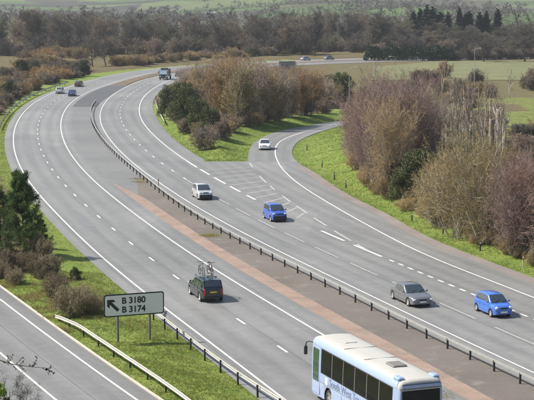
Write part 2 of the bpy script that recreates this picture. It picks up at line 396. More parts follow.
# slip road where it turns off behind the thicket
Vs = [(float(SI(292)), 292, .02), (float(SK(292)), 292, .02), (75, 309, .02), (75, 322, .02)]
struct(mesh_obj('joining_slip_road', Vs, [(0, 1, 2, 3)], A_MAIN))
road_exit = struct(ribbon('exit_slip_road', XO, off(XK, -.12), 58, 210, .018, A_SLIP, nx=4))
# central reservation
struct(ribbon('central_reservation_gravel', off(LR, lambda y: 1.85 + 2.9 * np.clip((y - 170) / 16., 0, 1) ** .8), lambda y: BAR(y) + .8 * np.clip((187 - y) / 12., .0, 1), 56, 187, .0168, M_GRAVEL))
struct(ribbon('central_reservation_edge_strip', off(LR, 1.9), off(LR, lambda y: 3.3 - 1.3 * np.clip((y - 172) / 14., 0, 1)), 56, 186, .022, M_PINK))
struct(ribbon('central_reservation_paving', off(LR, 1.9), lambda y: BAR(y) + .8, 166, 318, .0125, A_MED))
struct(ribbon('central_reservation_dark_surface', off(LR, 1.0), lambda y: BAR(y) + .9, 318, 395, .0245, A_DARK))
struct(ribbon('central_reservation_soil', off(LR, 1.0), lambda y: RL(y) - .8, 395, 640, .0245, M_SOIL))
struct(ribbon('verge_grit', off(SK, -1.1), off(SK, .05), 56, 205, .0245, M_GRIT))
# road markings: each line and dash a piece of its road
def strip(name, f, a, b, w, mat, parent, z=.029): return ribbon(name, off(f, -w / 2), off(f, w / 2), a, b, z, mat, parent, nx=2)
strip('edge_line', LE, 56, 640, .15, M_PAINT, road_left); strip('edge_line', LR, 56, 460, .15, M_PAINT, road_left)
strip('edge_line', RL, 56, 430, .13, M_PAINT, road_right); strip('edge_line', RR, 212, 440, .15, M_PAINT, road_far)
strip('edge_line', SR, 57, 290, .15, M_PAINT, road_slip)
strip('edge_line', XR, 58, 190, .14, M_PAINT, road_exit); strip('edge_line', XL, 58, 190, .14, M_PAINT, road_exit)
def arc_step(f, y, d): return y + d / math.sqrt(1 + float(slope(f, y)) ** 2)
def dashes(f, a, b, on, gap, w, mat, parent, name='lane_dash'):
    y = a
    while y < b:
        e = arc_step(f, y, on); strip(name, f, y, e, w, mat, parent); y = arc_step(f, e, gap)
y9 = P(283, 351.5).y
y9 -= 26
dashes(LD, y9, 420, 2, 7, .16, M_PAINT, road_left)
ya = P(532.5, 346).y
dashes(RD, ya - 27 * .945, 185, 6, 3, .13, M_FADED, road_right); dashes(RD, 190, 420, 2, 7, .15, M_PAINT, road_far)
# merge line and hatched nose
ya = P(378.5, 256.5).y
dashes(RR, 60, ya - 1, 1.0, 1.0, .2, M_PAINT, road_right, 'merge_dash')
def qstrip(name, a, b, w, mat, parent, z=.029):
    a = Vector((a[0], a[1], z)); b = Vector((b[0], b[1], z)); d = (b - a).normalized(); n = Vector((d.y, -d.x, 0)) * w / 2
    return mesh_obj(name, [a - n, a + n, b + n, b - n], [(0, 1, 2, 3)], mat, parent)
for a, b in (((188.5, 161), (196.5, 167.5)), ((200, 169.5), (208.5, 175)), ((213.5, 177.5), (226.5, 184)), ((231.5, 186.5), (241.5, 192)), ((248, 195.5), (256, 200)), ((320, 231), (342, 241)), ((352, 245.3), (378.5, 256.8))):
    y1, y2 = P(*a).y, P(*b).y; strip('nose_line', RR, y2, y1, .26, M_PAINT, road_right)
SLp = [P(*q) for q in ((249.5, 163), (258.5, 176), (272, 188), (286, 199), (302, 210), (320, 222), (342, 236), (364, 248.5), (378.5, 256.8))]
SLf = smooth_fn([(p.x, p.y) for p in SLp], 2)
for a, b in (((249.5, 163), (252.5, 167.5)), ((258.5, 176), (264.5, 183)), ((269, 186), (275, 190)), ((282, 196), (290, 202)), ((296, 206), (307, 213.5)), ((314, 218), (327, 226)), ((333.5, 231), (350, 241)), ((357, 244.5), (368, 251))):
    y1, y2 = P(*a).y, P(*b).y; strip('nose_line', SLf, y2, y1, .22, M_FADED, road_right, .0292)
for k in range(18):
    y = 140 + 4.0 * k
    if y > 203: break
    a = (float(RR(y)) + .25, y); b = (float(SLf(y + 4.2)) - .2, y + 4.2)
    if b[0] - a[0] > .5: qstrip('chevron_bar', a, b, .36, M_HATCH, road_right, .0286)
# tar seams between the paved lanes and patch repairs
M_SEAM = asphalt('tar_seam', .105, tracks=False); M_PATCH = asphalt('patch_repair', .16, tracks=False)
for f, d, y1, y2, par in ((LD, .22, 56, 420, road_left), (LR, .45, 56, 330, road_left), (LE, -.35, 56, 330, road_left), (RD, -.25, 56, 211, road_right), (RR, .5, 56, 150, road_right), (RD, -.25, 211.3, 420, road_far), (XR, -2.1, 58, 180, road_exit)):
    strip('tar_seam', off(f, d), y1, y2, .045, M_SEAM, par, .0265)
for f, d, y, ln, w in ((LE, 1.9, 150, 9, 1.2), (LD, 2.0, 123, 5, .8), (RL, 1.8, 133, 7, 1.0), (SR, -1.9, 152, 6, 1.0)):
    strip('patch_repair', off(f, d), y, y + ln, w, M_PATCH, road_left if f in (LE, LD) else road_right, .0262)
# kerb along the exit slip road
kb = ribbon('kerb', off(XK, -.08), off(XK, .05), 58, 190, .08, M_KERB, nx=2)
kb2 = kb.data; V = [tuple(v.co) for v in kb2.vertices]; n0 = len(V); V += [(v[0], v[1], -.03) for v in V]
F = [tuple(p.vertices) for p in kb2.polygons]
for i in range(0, n0 - 2, 2): F += [(i, i + 2, i + 2 + n0, i + n0), (i + 1, i + 1 + n0, i + 3 + n0, i + 3)]
bpy.data.objects.remove(kb); struct(mesh_obj('kerb', V, F, M_KERB))

# ------------------------------------------------------------------ ground
def sstep(a, b, x): t = np.clip((x - a) / (b - a), 0, 1); return t * t * (3 - 2 * t)
def vnoise(x, y, s=1.0):
    return (np.sin(x * .9 * s + 1.3 * np.sin(y * .7 * s)) + np.sin(y * 1.1 * s + 1.7 * np.sin(x * .6 * s + 2)) + .5 * np.sin((x + y) * 2.3 * s)) / 2.5
def height(x, y):
    x = np.asarray(x, float); y = np.asarray(y, float)
    z = np.zeros_like(x + y) - .04
    yc = np.clip(y, 56, 290); d = x - SK(yc)
    near = (y < 300)
    z = z + np.where(d > 0, sstep(1.0, 9, d) * 1.5 + sstep(.5, 6, d) * .12 * vnoise(x, y, .8), 0) * (1 - sstep(300, 380, y))
    # island mound
    isl = near & (y > YN) & (x < SI(np.clip(y, YN, 290))) & (x > IE(np.clip(y, YN, 640)))
    di = np.minimum(np.minimum(x - IE(np.clip(y, YN, 640)), SI(np.clip(y, YN, 290)) - x), (y - YN) * .4)
    z = z + np.where(isl, sstep(.6, 6, di) * .9, 0)
    # rough ground left of the road
    dl = LE(np.clip(y, 60, 650)) - 1.35 - x; dx = x - XK(np.clip(y, 60, 205))
    w = np.where(y < 205, np.minimum(dl, dx), dl)
    z = z + np.where((w > 0) & (y < 205), sstep(.3, 2.5, w) * (.18 + .12 * vnoise(x, y, 1.0)), 0)
    z = z + np.where((y >= 205) & (dl > 4), sstep(4, 12, dl) * .5 * (1 + vnoise(x, y, .3)), 0)
    h = np.where(y > 720, .0062 * (y - 720) + 1.3e-5 * np.maximum(0, y - 1300) ** 2, 0)
    h = h + sstep(760, 1100, y) * (5.0 * np.sin(x * .0075 + 1.0) + 3.5 * np.sin(x * .017 + y * .004))
    return z + h
gy = np.concatenate([np.arange(40, 130, .8), np.arange(130, 300, 1.5), np.arange(300, 660, 6), np.arange(660, 2000, 35), np.arange(2000, 4001, 200)])
gx = np.concatenate([-np.geomspace(60, 2600, 26)[::-1], np.arange(-58, 42, .8), np.geomspace(42.5, 2600, 28)])
GX, GY = np.meshgrid(gx, gy); GZ = height(GX, GY)
V = np.stack([GX.ravel(), GY.ravel(), GZ.ravel()], 1); nxg = len(gx)
ii, jj = np.meshgrid(np.arange(len(gy) - 1), np.arange(nxg - 1), indexing='ij'); q = (ii * nxg + jj).ravel()
ground = struct(mesh_obj('ground', V, np.stack([q, q + 1, q + nxg + 1, q + nxg], 1), M_GROUND, smooth=180))
yy, xx = V[:, 1], V[:, 0]
g = np.zeros(len(V))
d = xx - SK(np.clip(yy, 56, 290)); vw = np.interp(yy, [56, 128, 147, 167, 192, 223, 290], [3.2, 3.1, 3.9, 3.6, 4.8, 7.4, 8])   # verge width on the right
g = np.maximum(g, np.where((yy < 300) & (d > -3), 1 - sstep(vw - .6, vw + .6, d), 0))
isl = (yy > YN - 4) & (xx < SI(np.clip(yy, YN, 290)) + 2) & (xx > IE(np.clip(yy, YN, 640)) - 2) & (yy < 330)
g = np.maximum(g, np.where(isl, 1 - sstep(7, 10, np.minimum(xx - IE(np.clip(yy, YN, 640)), (yy - YN) * .3)), 0))
g = np.maximum(g, np.where(isl & (SI(np.clip(yy, YN, 290)) - xx < 9), 1, 0))
dl = LE(np.clip(yy, 60, 650)) - 1.35 - xx; dxk = xx - XK(np.clip(yy, 60, 205))
lim = np.interp(yy, [56, 118, 124, 150, 170, 205, 300, 360, 420, 500], [30, 30, 4.6, 3.2, 2.0, 2.0, 2.5, 4.5, 9, 4])
g = np.maximum(g, np.where((dl > -2) & (dl < lim) & (yy < 560), .95, 0))
g = np.maximum(g, np.where((dxk > -2) & (dxk < 2.4) & (yy < 205) & (dl > 0), .8, 0))
g = np.maximum(g, np.where(xx < XO(np.clip(yy, 60, 205)) - .3, np.where(yy < 200, .7, 0), 0))
g = np.where((yy > 300) & (yy < 560) & (xx > 20), .42, g)
g = np.where((yy > 212) & (yy < 335) & (xx > 233 * yy / FPX) & (xx > SK(np.clip(yy, 56, 290)) + 12), .52, g)
g = np.where((yy > 200) & (dl > 14), .39, g)
g = np.where(yy > 640, .2, g)
ground.data.attributes.new('grass', 'FLOAT', 'POINT').data.foreach_set('value', g.astype(np.float32))
ground.data.attributes.new('hill', 'FLOAT', 'POINT').data.foreach_set('value', sstep(850, 880, yy).astype(np.float32))
def field(name, pts, z, mat):
    return struct(mesh_obj(name, [(x, y, z) for x, y in pts], [tuple(range(len(pts)))], mat))
field('field', [(28, 420), (330, 420), (330, 545), (60, 545), (34, 500)], .06, M_FIELD)
def hz(x, y): return float(height(np.array([x]), np.array([y]))[0])

# ------------------------------------------------------------------ crash barriers
def along(f, a, b, step):
    out = []; y = a
    while y <= b: out.append((float(f(y)), y, float(slope(f, y)))); y = arc_step(f, y, step)
    return out
def post_mesh(name, h, w, d, mat):
    mb = MB().box((0, 0, h / 2), (w, d, h), bev=.012); o = mb.build(name, mat); me = o.data; bpy.data.objects.remove(o); return me
def sweep(f, ys, prof, zs=None):
    """open profile [(across, z)] swept along x = f(y), closed round"""
    V = []; F = []; m = len(prof)
    for i, y in enumerate(ys):
        k = float(slope(f, y)); n = Vector((1, -k, 0)).normalized(); x = float(f(y)); dz = zs(y) if zs else 0
        for a, z in prof: V.append((x + n.x * a, y + n.y * a, z + dz))
    for i in range(len(ys) - 1):
        for j in range(m): F.append((i * m + j, i * m + (j + 1) % m, (i + 1) * m + (j + 1) % m, (i + 1) * m + j))
    F.append(tuple(range(m))); F.append(tuple(range((len(ys) - 1) * m, len(ys) * m))[::-1])
    return V, F
WB = [(.0, .43), (.035, .47), (.035, .51), (.0, .56), (.0, .62), (.035, .67), (.035, .71), (.0, .745), (-.012, .745), (.022, .705), (.022, .675), (-.012, .625), (-.012, .555), (.022, .505), (.022, .475), (-.012, .43)]
BOX = [(-.045, .615), (.045, .615), (.045, .735), (-.045, .735)]
def barrier(f, a, b, step, h, prof, side, label, pmat, bmat, parts_step=None, ends=True, pw=.11, zs=None, name='crash_barrier'):
    x0 = float(f((a + b) / 2)); root = empty(name); tag(root, label, 'crash barrier')
    pm = post_mesh('post', h, pw, pw * .8, pmat)
    for x, y, k in along(f, a, b, step):
        o = bpy.data.objects.new('post', pm); o.location = (x, y, -.04); o.rotation_euler = (random.uniform(-.015, .015), random.uniform(-.03, .03), -math.atan(k)); link(o, root)
    fs = off(f, side); ys = ys_range(a - 1.0, b + .6)
    V, F = sweep(fs, ys, prof, zs); mesh_obj('beam', V, F, bmat, root, smooth=40)
    return root
barrier(BAR, 70, 330, 3.2, .74, BOX, .0, 'long steel crash barrier with dark posts in the central reservation', M_POST, M_GALV, name='central_crash_barrier', pw=.12)
VB = smooth_fn(px([(153, 320), (164.5, 329), (176.5, 339), (190, 349), (204, 360), (219, 372.5), (235, 384), (253, 397)]) + [(3.0, 77), (5.6, 69)], 5)
barrier(VB, 70, 108.6, 3.2, .78, [(a * .9, .52 + (z - .43) * .75) for a, z in WB], .12, 'verge crash barrier with dark posts behind the road sign, beside the left carriageway', M_POST, M_BEAM, name='verge_crash_barrier')
XBp = [P(a, b) for a, b in ((72.5, 328), (84, 337), (97, 345.5), (111, 355), (126, 365.5), (142, 376.5), (160, 388), (179, 400))]
XB = smooth_fn([(p.x, p.y) for p in XBp] + [(-15.0, 106.8), (-2.6, 78), (0, 71)], 4)
barrier(XB, 71, 106.6, 3.2, .72, [(-a, .48 + (z - .43) * .8) for a, z in WB], -.1, 'pale guard rail beside the exit slip road, its far end ramped down', M_POST, M_BEAM, zs=lambda y: -.42 * max(0, min(1, (y - 101.5) / 6)), name='guard_rail')
IBf = smooth_fn([(P(155, 98.5).x + .2, P(155, 98.5).y), (P(155.5, 104).x, P(155.5, 104).y), (P(158, 112).x, P(158, 112).y), (P(165, 125).x, P(165, 125).y)], 4)
barrier(IBf, P(165, 125).y, P(155, 99).y, 6.4, .72, WB, -.1, 'short pale guard rail on the island bank beside the evergreen bushes', M_POST, M_BEAM, name='guard_rail')
FBf = off(LE, -2.6)
barrier(FBf, 262, 400, 6.4, .74, WB, .1, 'grey guard rail along the outside of the far left bend below the scrub', M_POST, M_GALV, name='guard_rail')

# ------------------------------------------------------------------ verge marker posts, lamp columns
def marker(x, y, h, label, white):
    t = empty('marker_post', (x, y, hz(x, y) - .02), random.uniform(-.3, .3)); t.rotation_euler[1] = random.uniform(-.05, .05)
    MB().box((0, 0, h / 2), (.13, .09, h), bev=.02).build('post', M_POST if not white else M_KERB, t)
    MB().box((0, -.048, h * .78), (.1, .012, .14)).build('reflector', M_WHITE if not white else M_TAIL, t)
    return tag(t, label, 'marker post', 'marker posts along the right-hand verge')
ml = ['black marker post highest up the bend of the joining slip road', 'black marker post where the slip road widens, second from the bend',
      'black marker post third from the bend on the green verge', 'black marker post fourth from the bend, beside the reddish trees',
      'black marker post on the verge left of the olive thicket', 'black marker post on the verge below the ivy bushes',
      'black marker post on the verge below the big olive thicket', 'pale marker post nearest the right edge below the red shrubs']
for (a, b), lb in zip(((307, 151), (322, 168), (334.5, 179.5), (346, 188), (412, 221), (443, 234.5), (480, 251), (523, 267.5)), ml):
    p = P(a, b); marker(p.x, p.y, .95, lb, a > 500)
p = P(158.5, 186); t = marker(p.x, p.y, 1.0, 'white marker post beside the central barrier above the silver car', True)
t['group'] = 'marker posts'
def lamp(pxx, base, h, side, label):
    p = P(pxx, base); t = empty('street_lamp', (p.x, p.y, hz(p.x, p.y) - .05))
    MB().tube([(0, 0, 0), (0, 0, 1.6), (0, 0, 1.65), (0, 0, h - .3)], [.09, .09, .065, .045], 10).build('column', M_STEELPOLE, t, 40)
    MB().tube([(0, 0, h - .35), (side * .25, 0, h - .05), (side * .9, 0, h + .02)], .045, 8).build('arm', M_STEELPOLE, t, 40)
    hd = MB().box((side * 1.15, 0, h + .03), (.6, .24, .12), bev=.05).build('lamp_head', M_GALV, t)
    MB().box((side * 1.15, 0, h - .06), (.55, .22, .04)).build('lens', M_LAMP, hd)
    tag(t, label, 'street lamp', 'street lamps along the joining slip road')
lamp(349, 133, 10, 1, 'street lamp with a single arm where the slip road bends away')
lamp(369, 122, 10, 1, 'thin street lamp behind the reddish trees, middle of the three')
lamp(395, 104, 10, -1, 'street lamp standing farthest off, in front of the dark hedge')
lamp(474, 99, 10.5, 1, 'street lamp rising above the bare poles by the field')

# ------------------------------------------------------------------ road sign
def text_mesh(name, body, size, mat, parent, loc, rot, ext=.006, align='LEFT', sx=1.0, bold=0.0):
    c = bpy.data.curves.new('t', 'FONT'); c.body = body; c.size = size; c.extrude = ext; c.align_x = align; c.offset = 0; c.bevel_depth = bold; c.bevel_resolution = 0
    o = bpy.data.objects.new('t', c); COL.objects.link(o)
    dg = bpy.context.evaluated_depsgraph_get(); me = bpy.data.meshes.new_from_object(o.evaluated_get(dg)); bpy.data.objects.remove(o)
    me.materials.clear(); me.materials.append(mat)
    t = bpy.data.objects.new(name, me); t.location = loc; t.rotation_euler = rot; t.scale = (sx, 1, 1); return link(t, parent)
def rrect(w, h, r, n=5):
    out = []
    for cx, cy, a0 in ((w / 2 - r, h / 2 - r, 0), (-w / 2 + r, h / 2 - r, 90), (-w / 2 + r, -h / 2 + r, 180), (w / 2 - r, -h / 2 + r, 270)):
        for i in range(n + 1): a = R(a0 + 90 * i / n); out.append((cx + r * math.cos(a), cy + r * math.sin(a)))
    return out
def plate(pts, y0, y1):
    n = len(pts); V = [(a, y0, b) for a, b in pts] + [(a, y1, b) for a, b in pts]
    return V, [tuple(range(n)), tuple(range(2 * n - 1, n - 1, -1))] + [(i, i + n, (i + 1) % n + n, (i + 1) % n) for i in range(n)]
def road_sign():
    pL = P(118, 345.5); t = empty('road_sign', (pL.x + 1.0, pL.y + .45, 0), R(21))
    SW, SH, SZ = 4.02, 1.46, 2.62; sc = .03
    V, F = plate([(a + sc, b + SZ) for a, b in rrect(SW, SH, .17)], 0, .05); mesh_obj('border', V, F, M_BLACK, t)
    V, F = plate([(a + sc, b + SZ) for a, b in rrect(SW - .16, SH - .16, .12)], -.012, .02); mesh_obj('panel', V, F, M_SIGN, t)
    V, F = plate([(a + sc, b + SZ) for a, b in rrect(SW - .06, SH - .06, .16)], .03, .062); mesh_obj('back_panel', V, F, M_SIGNBACK, t)
    for x in (-1.04, 1.1): MB().tube([(x, .13, -.3), (x, .13, 3.2)], .075, 10).build('post', M_SIGNPOST, t, 40)
    for z in (2.25, 3.0): MB().box((.03, .085, z), (3.6, .04, .07)).build('rail', M_SIGNPOST, t)
    text_mesh('lettering', 'B 3180', .56, M_BLACK, t, (-.80, -.014, SZ + .10), (R(90), 0, 0), bold=.016)
    text_mesh('lettering', 'B 3174', .56, M_BLACK, t, (-.80, -.014, SZ - .48), (R(90), 0, 0), bold=.016)
    ar = [(-.42, .42), (.02, .42), (.17, .25), (-.10, .25), (.42, -.27), (.27, -.42), (-.25, .10), (-.25, -.17), (-.42, -.02)]
    V, F = plate([(a * .95 - 1.36, b * .95 + SZ) for a, b in ar], -.02, -.005); mesh_obj('arrow', V, F, M_BLACK, t)
    t.location.z = -.02
    tag(t, 'white direction sign with black arrow and B 3180, B 3174 on the grass wedge', 'road sign')
road_sign()
def back_sign(pxx, base, w, h, z, label):
    p = P(pxx, base); t = empty('road_sign', (p.x, p.y, 0), R(8))
    V, F = plate([(a, b + z) for a, b in rrect(w, h, .15)], 0, .06); mesh_obj('panel', V, F, M_SIGNBACK, t)
    for x in (-w * .28, w * .28): MB().tube([(x, -.1, -.2), (x, -.1, z + h * .4)], .08, 8).build('post', M_SIGNPOST, t)
    for zz in (z - h * .25, z + h * .25): MB().box((0, -.03, zz), (w * .9, .05, .08)).build('rail', M_GALV, t)
    tag(t, label, 'road sign')
back_sign(283.5, 75.5, 2.6, 2.3, 2.9, 'left of the two grey sign backs beyond the orange trees')
back_sign(291.7, 75.5, 2.2, 2.4, 2.9, 'right of the two grey sign backs beyond the orange trees')

# ------------------------------------------------------------------ cars
def interp_fn(pts): xs = [p[0] for p in pts]; zs = [p[1] for p in pts]; return lambda x: float(np.interp(x, xs, zs))
def wheel_mesh(r, w):
    t = MB().lathe_y([(-w / 2 + .01, r * .62), (-w / 2, r * .8), (-w / 2 + .02, r * .96), (-w * .3, r), (w * .3, r), (w / 2 - .02, r * .96), (w / 2, r * .8), (w / 2 - .01, r * .62)], 24)
    rim = MB().lathe_y([(w * .12, .0), (w * .12, r * .55), (w * .4, r * .62), (w * .47, r * .66), (w * .5, r * .62)], 24)
    rim.lathe_y([(w * .44, 0), (w * .44, r * .12), (w * .2, r * .16)], 12)
    for k in range(6):
        a = k * math.pi / 3; rim.box((math.cos(a) * r * .36, w * .33, math.sin(a) * r * .36), (r * .56, w * .12, r * .13), ry=-a)
    return t, rim
def car(name, label, loc, head, s, group=None, detail=True):
    """x forward, y left; s: the car's own proportions"""
    L, W, H = s['L'], s['W'], s['H']; h = L / 2; wr = s['wr']; ax = s['axles']; paintm = s['paint']
    t = empty(name, loc, head); tag(t, label, s.get('cat', 'car'), group)
    top = interp_fn(s['top']); sill = s.get('sill', .2)
    plan = lambda x: W / 2 * (1 - .16 * max(0, (abs(x) - h * .62) / (h * .38)) ** 2.2)
    ar = wr + .065
    def bot(x):
        z = sill + (.06 * max(0, abs(x) / h - .8) * 5)
        for a in ax:
            if abs(x - a) < ar: z = max(z, wr + math.sqrt(ar * ar - (x - a) ** 2))
        return z
    def sec(x, k=1.0, dz=0.0):
        w = plan(x) * k; zb = bot(x); zt = top(x) - dz; zs = zt - zb
        return [(w * .955, zb), (w * .985, zb + zs * .22), (w, zb + zs * .5), (w * .985, zb + zs * .78), (w * .945, zt - .035), (w * .87, zt - .004), (w * .5, zt + .012), (0, zt + .02)]
    def side(x, z):
        q = sec(x); zz = [p[1] for p in q[:5]]; return float(np.interp(z, zz, [p[0] for p in q[:5]]))
    xs = sorted(set([round(v, 3) for v in np.linspace(-h + .10, h - .10, 26)] + [round(a + ar * c, 3) for a in ax for c in (-1.001, -.97, -.85, -.6, -.3, 0, .3, .6, .85, .97, 1.001)]))
    st = [(-h, .86, .06), (-h + .035, .95, .02)] + [(x, 1, 0) for x in xs] + [(h - .035, .95, .02), (h, .86, .06)]
    V = []; F = []; n = 15
    for x, k, dz in st:
        q = sec(x, k, dz); ring = [(x, -a, b) for a, b in q] + [(x, a, b) for a, b in q[-2::-1]]; V += ring
    for i in range(len(st) - 1):
        for j in range(n - 1): F.append((i * n + j, (i + 1) * n + j, (i + 1) * n + j + 1, i * n + j + 1))
    F.append(tuple(range(n))); F.append(tuple(range((len(st) - 1) * n, len(st) * n))[::-1])
    body = mesh_obj('body', V, F, paintm, t, 38)
    MB().box((0, 0, sill + .16), (L - .3, W * .7, .3)).build('underbody', M_UNDER, t)
    # greenhouse
    xc, xf, xr, xb = s['glass']; base = lambda x: top(x) - .02
    zr = interp_fn([(xb, base(xb) + .01), (xr, H - .05), ((xr + xf) / 2, H), (xf, H - .04), (xc, base(xc) + .01)])
    tum = s.get('tumble', .15)
    def gsec(x):
        zb_ = base(x); z = max(zr(x), zb_ + .004); wb = plan(x) * .935; fr = (z - zb_) / max(.05, H - zb_); w = wb - tum * fr
        return zb_, z, wb, w
    def gside(x, z):
        zb_, zt, wb, w = gsec(x); f = (z - zb_) / max(.01, (H - zb_)); return wb - tum * max(0, f)
    gx_ = sorted(set([round(v, 3) for v in list(np.linspace(xb, xr, 6)) + list(np.linspace(xr, xf, 8)) + list(np.linspace(xf, xc, 8))])); V = []; F = []; n = 9
    for x in gx_:
        zb_, z, wb, w = gsec(x); e = min(.05, (z - zb_) * .5)
        q = [(wb, zb_ - .03), ((wb + w) / 2, (zb_ + z) / 2), (w, z - e), (max(w - .07, 0), z - e * .25), (0, z + .015)]
        V += [(x, -a, b) for a, b in q] + [(x, a, b) for a, b in q[-2::-1]]
    for i in range(len(gx_) - 1):
        for j in range(n - 1): F.append((i * n + j, (i + 1) * n + j, (i + 1) * n + j + 1, i * n + j + 1))
    mesh_obj('roof', V, F, paintm, t, 50)
    def screen(nm, xa, xb_, margin):
        V = []; F = []; nu, nv = 7, 5; up = Vector((xb_ - xa, 0, zr(xb_) - zr(xa))); nrm = Vector((-up.z, 0, up.x)).normalized(); nrm = nrm if nrm.z > 0 else -nrm
        for i in range(nv):
            x = xa + (xb_ - xa) * i / (nv - 1); zb_, z, wb, w = gsec(x)
            for j in range(nu):
                u = -1 + 2 * j / (nu - 1); V.append(Vector((x, u * (w - margin), z + .012 * (1 - u * u))) + nrm * .014)
        for i in range(nv - 1):
            for j in range(nu - 1): F.append((i * nu + j, i * nu + j + 1, (i + 1) * nu + j + 1, (i + 1) * nu + j))
        return mesh_obj(nm, V, F, M_GLASS, t, 60)
    ws = screen('windscreen', xc - .06, xf + .05, .09)
    screen('rear_window', xb + .10 * (xr - xb) + .02, xr - .03, .10)
    for x0 in (-.3, .25): MB().tube([(xc - .07, x0, zr(xc - .07) + .04), (xc - .32 * (xc - xf), x0 + .42, zr(xc - .32 * (xc - xf)) + .035)], .012, 4).build('wiper', M_TRIM, ws)
    lite = s['windows']
    for sg in (-1, 1):
        for xa, xe in lite:
            V = []; F = []; nu = 8
            for i in range(nu):
                x = xa + (xe - xa) * i / (nu - 1); zb_ = base(x) + .035; zt = max(zb_ + .003, zr(x) - .085)
                for f in (0, .5, 1): z = zb_ + (zt - zb_) * f; V.append((x, sg * (gside(x, z) + .010), z))
            for i in range(nu - 1):
                for j in range(2): F.append((i * 3 + j, i * 3 + j + 1, i * 3 + j + 4, i * 3 + j + 3))
            mesh_obj('side_window', V, F, M_GLASS, t, 60)
        if detail:
            for xa, xe in s['doors']:
                V = []; F = []; nu, nz = 7, 6
                for i in range(nu):
                    x = xa + (xe - xa) * i / (nu - 1); lo = max(bot(x) + .06, sill + .09); hi = top(x) - .05
                    for j in range(nz): z = lo + (hi - lo) * j / (nz - 1); V.append((x, sg * (side(x, z) + .007), z))
                m = len(V); V += [(a, b - sg * .02, c) for a, b, c in V]
                for i in range(nu - 1):
                    for j in range(nz - 1): F.append((i * nz + j, i * nz + j + 1, (i + 1) * nz + j + 1, (i + 1) * nz + j))
                for i in range(nu - 1): F += [(i * nz, (i + 1) * nz, (i + 1) * nz + m, i * nz + m), (i * nz + nz - 1, (i + 1) * nz + nz - 1, (i + 1) * nz + nz - 1 + m, i * nz + nz - 1 + m)]
                for j in range(nz - 1): F += [(j, j + 1, j + 1 + m, j + m), ((nu - 1) * nz + j, (nu - 1) * nz + j + 1, (nu - 1) * nz + j + 1 + m, (nu - 1) * nz + j + m)]
                d = mesh_obj('door', V, F, paintm, t, 40)
                xh = xa + .14; zh = top(xh) - .16; MB().box((xh, sg * (side(xh, zh) + .02), zh), (.17, .03, .035), bev=.01).build('handle', s.get('handle', paintm), d)
            xm = xc - .12 * (xc - xf) - .18; MB().ell((xm, sg * (W / 2 + .07), top(xm) + .1), (.07, .1, .08), 8, 6).build('wing_mirror', s.get('mirror', paintm), t, 60)
    tm, rm = wheel_mesh(wr, .2); tme = rme = None
    for a in ax:
        for sg in (-1, 1):
            if tme is None: w = tm.build('wheel', M_TYRE, t, 40); rim = rm.build('rim', s.get('rim', M_RIM), w, 40); tme, rme = w.data, rim.data
            else: w = link(bpy.data.objects.new('wheel', tme), t); rim = link(bpy.data.objects.new('rim', rme), w)
            w.location = (a, sg * (plan(a) * .985 - .1), wr); w.rotation_euler = (0, 0, 0 if sg > 0 else math.pi)
    # lamps, bumpers, grille, plates
    zf = top(h - .2); zl = s.get('lampz', zf - .14)
    for sg in (-1, 1):
        if s.get('round_lamps'): mb = MB().ell((h - .10, sg * W * .34, zl), (.1, .135, .125), 12, 8)
        else: mb = MB().box((h - .085, sg * W * .355, zl), (.17, W * .2, .15), bev=.05, rz=-sg * .28)
        mb.build('headlight', M_LAMP, t, 50)
        tb = s.get('tail', (.16, .34)); MB().box((-h + .055, sg * W * .37, s['top'][0][1] - tb[1] * .62), (.12, tb[0], tb[1]), bev=.03, rz=sg * .1).build('tail_light', M_TAIL, t, 50)
    MB().box((h - .035, 0, zl - .02), (.09, W * .36, .12), bev=.02).build('grille', M_TRIM, t)
    MB().box((h - .05, 0, sill + .16), (.13, W * .80, .16), bev=.03).build('front_bumper', s.get('bumper', M_TRIM), t, 40) if not s.get('bigbumper') else MB().box((h - .04, 0, sill + .21), (.16, W * .86, .42), bev=.05).build('front_bumper', M_TRIM, t, 40)
    MB().box((-h + .05, 0, sill + .16), (.13, W * .80, .16), bev=.03).build('rear_bumper', s.get('bumper', M_TRIM), t, 40)
    MB().box((h + .012, 0, sill + .22), (.02, .5, .11)).build('number_plate', M_PLATEW, t)
    MB().box((-h - .012, 0, s.get('rplate', .62)), (.02, .5, .11)).build('number_plate', M_PLATEY, t)
    return t, zr
def hatch_spec(L, W, H, paintm, hood=.80, belt=.92, wr=.29, hoodlen=.24, **kw):
    h = L / 2; xc = h - hoodlen * L
    s = dict(L=L, W=W, H=H, paint=paintm, wr=wr, axles=(-h + .17 * L, h - .185 * L),
             top=[(-h, belt + .0), (-h + .15, belt + .03), (0, belt), (xc, belt - .02), (h - .25, hood), (h - .06, hood - .1), (h, hood - .16)],
             glass=(xc + .05, xc - .21 * L * (H / 1.5) * .9, -h + .16 * L, -h + .04), windows=[(xc - .13, xc - .27 * L), (xc - .29 * L, -h + .15 * L)],
             doors=[(xc - .27 * L, xc - .02), (xc - .47 * L, xc - .28 * L)])
    s.update(kw); return s
def heading(f, y, away=True):
    k = float(slope(f, y)); a = math.atan2(1, k); return a if away else a + math.pi
def on_road(pxx, pyy, f, away, front, L):
    """the pixel is the middle of the end that faces the camera, at ground level"""
    p = P(pxx, pyy); a = heading(f, p.y + (L / 2), away); d = Vector((math.cos(a), math.sin(a), 0))
    return (p - d * (L / 2) if front else p + d * (L / 2)) + Vector((0, 0, .022)), a
C_BLUE = carpaint('paint_blue', (.035, .09, .42)); C_BLUE2 = carpaint('paint_bright_blue', (.05, .145, .50)); C_SILVER = carpaint('paint_silver', (.56, .58, .60), .35)
C_WHITE = carpaint('paint_white', (.72, .74, .74)); C_DSILVER = carpaint('paint_grey_silver', (.17, .175, .185), .4); C_BLACKG = carpaint('paint_black_green', (.006, .010, .010))
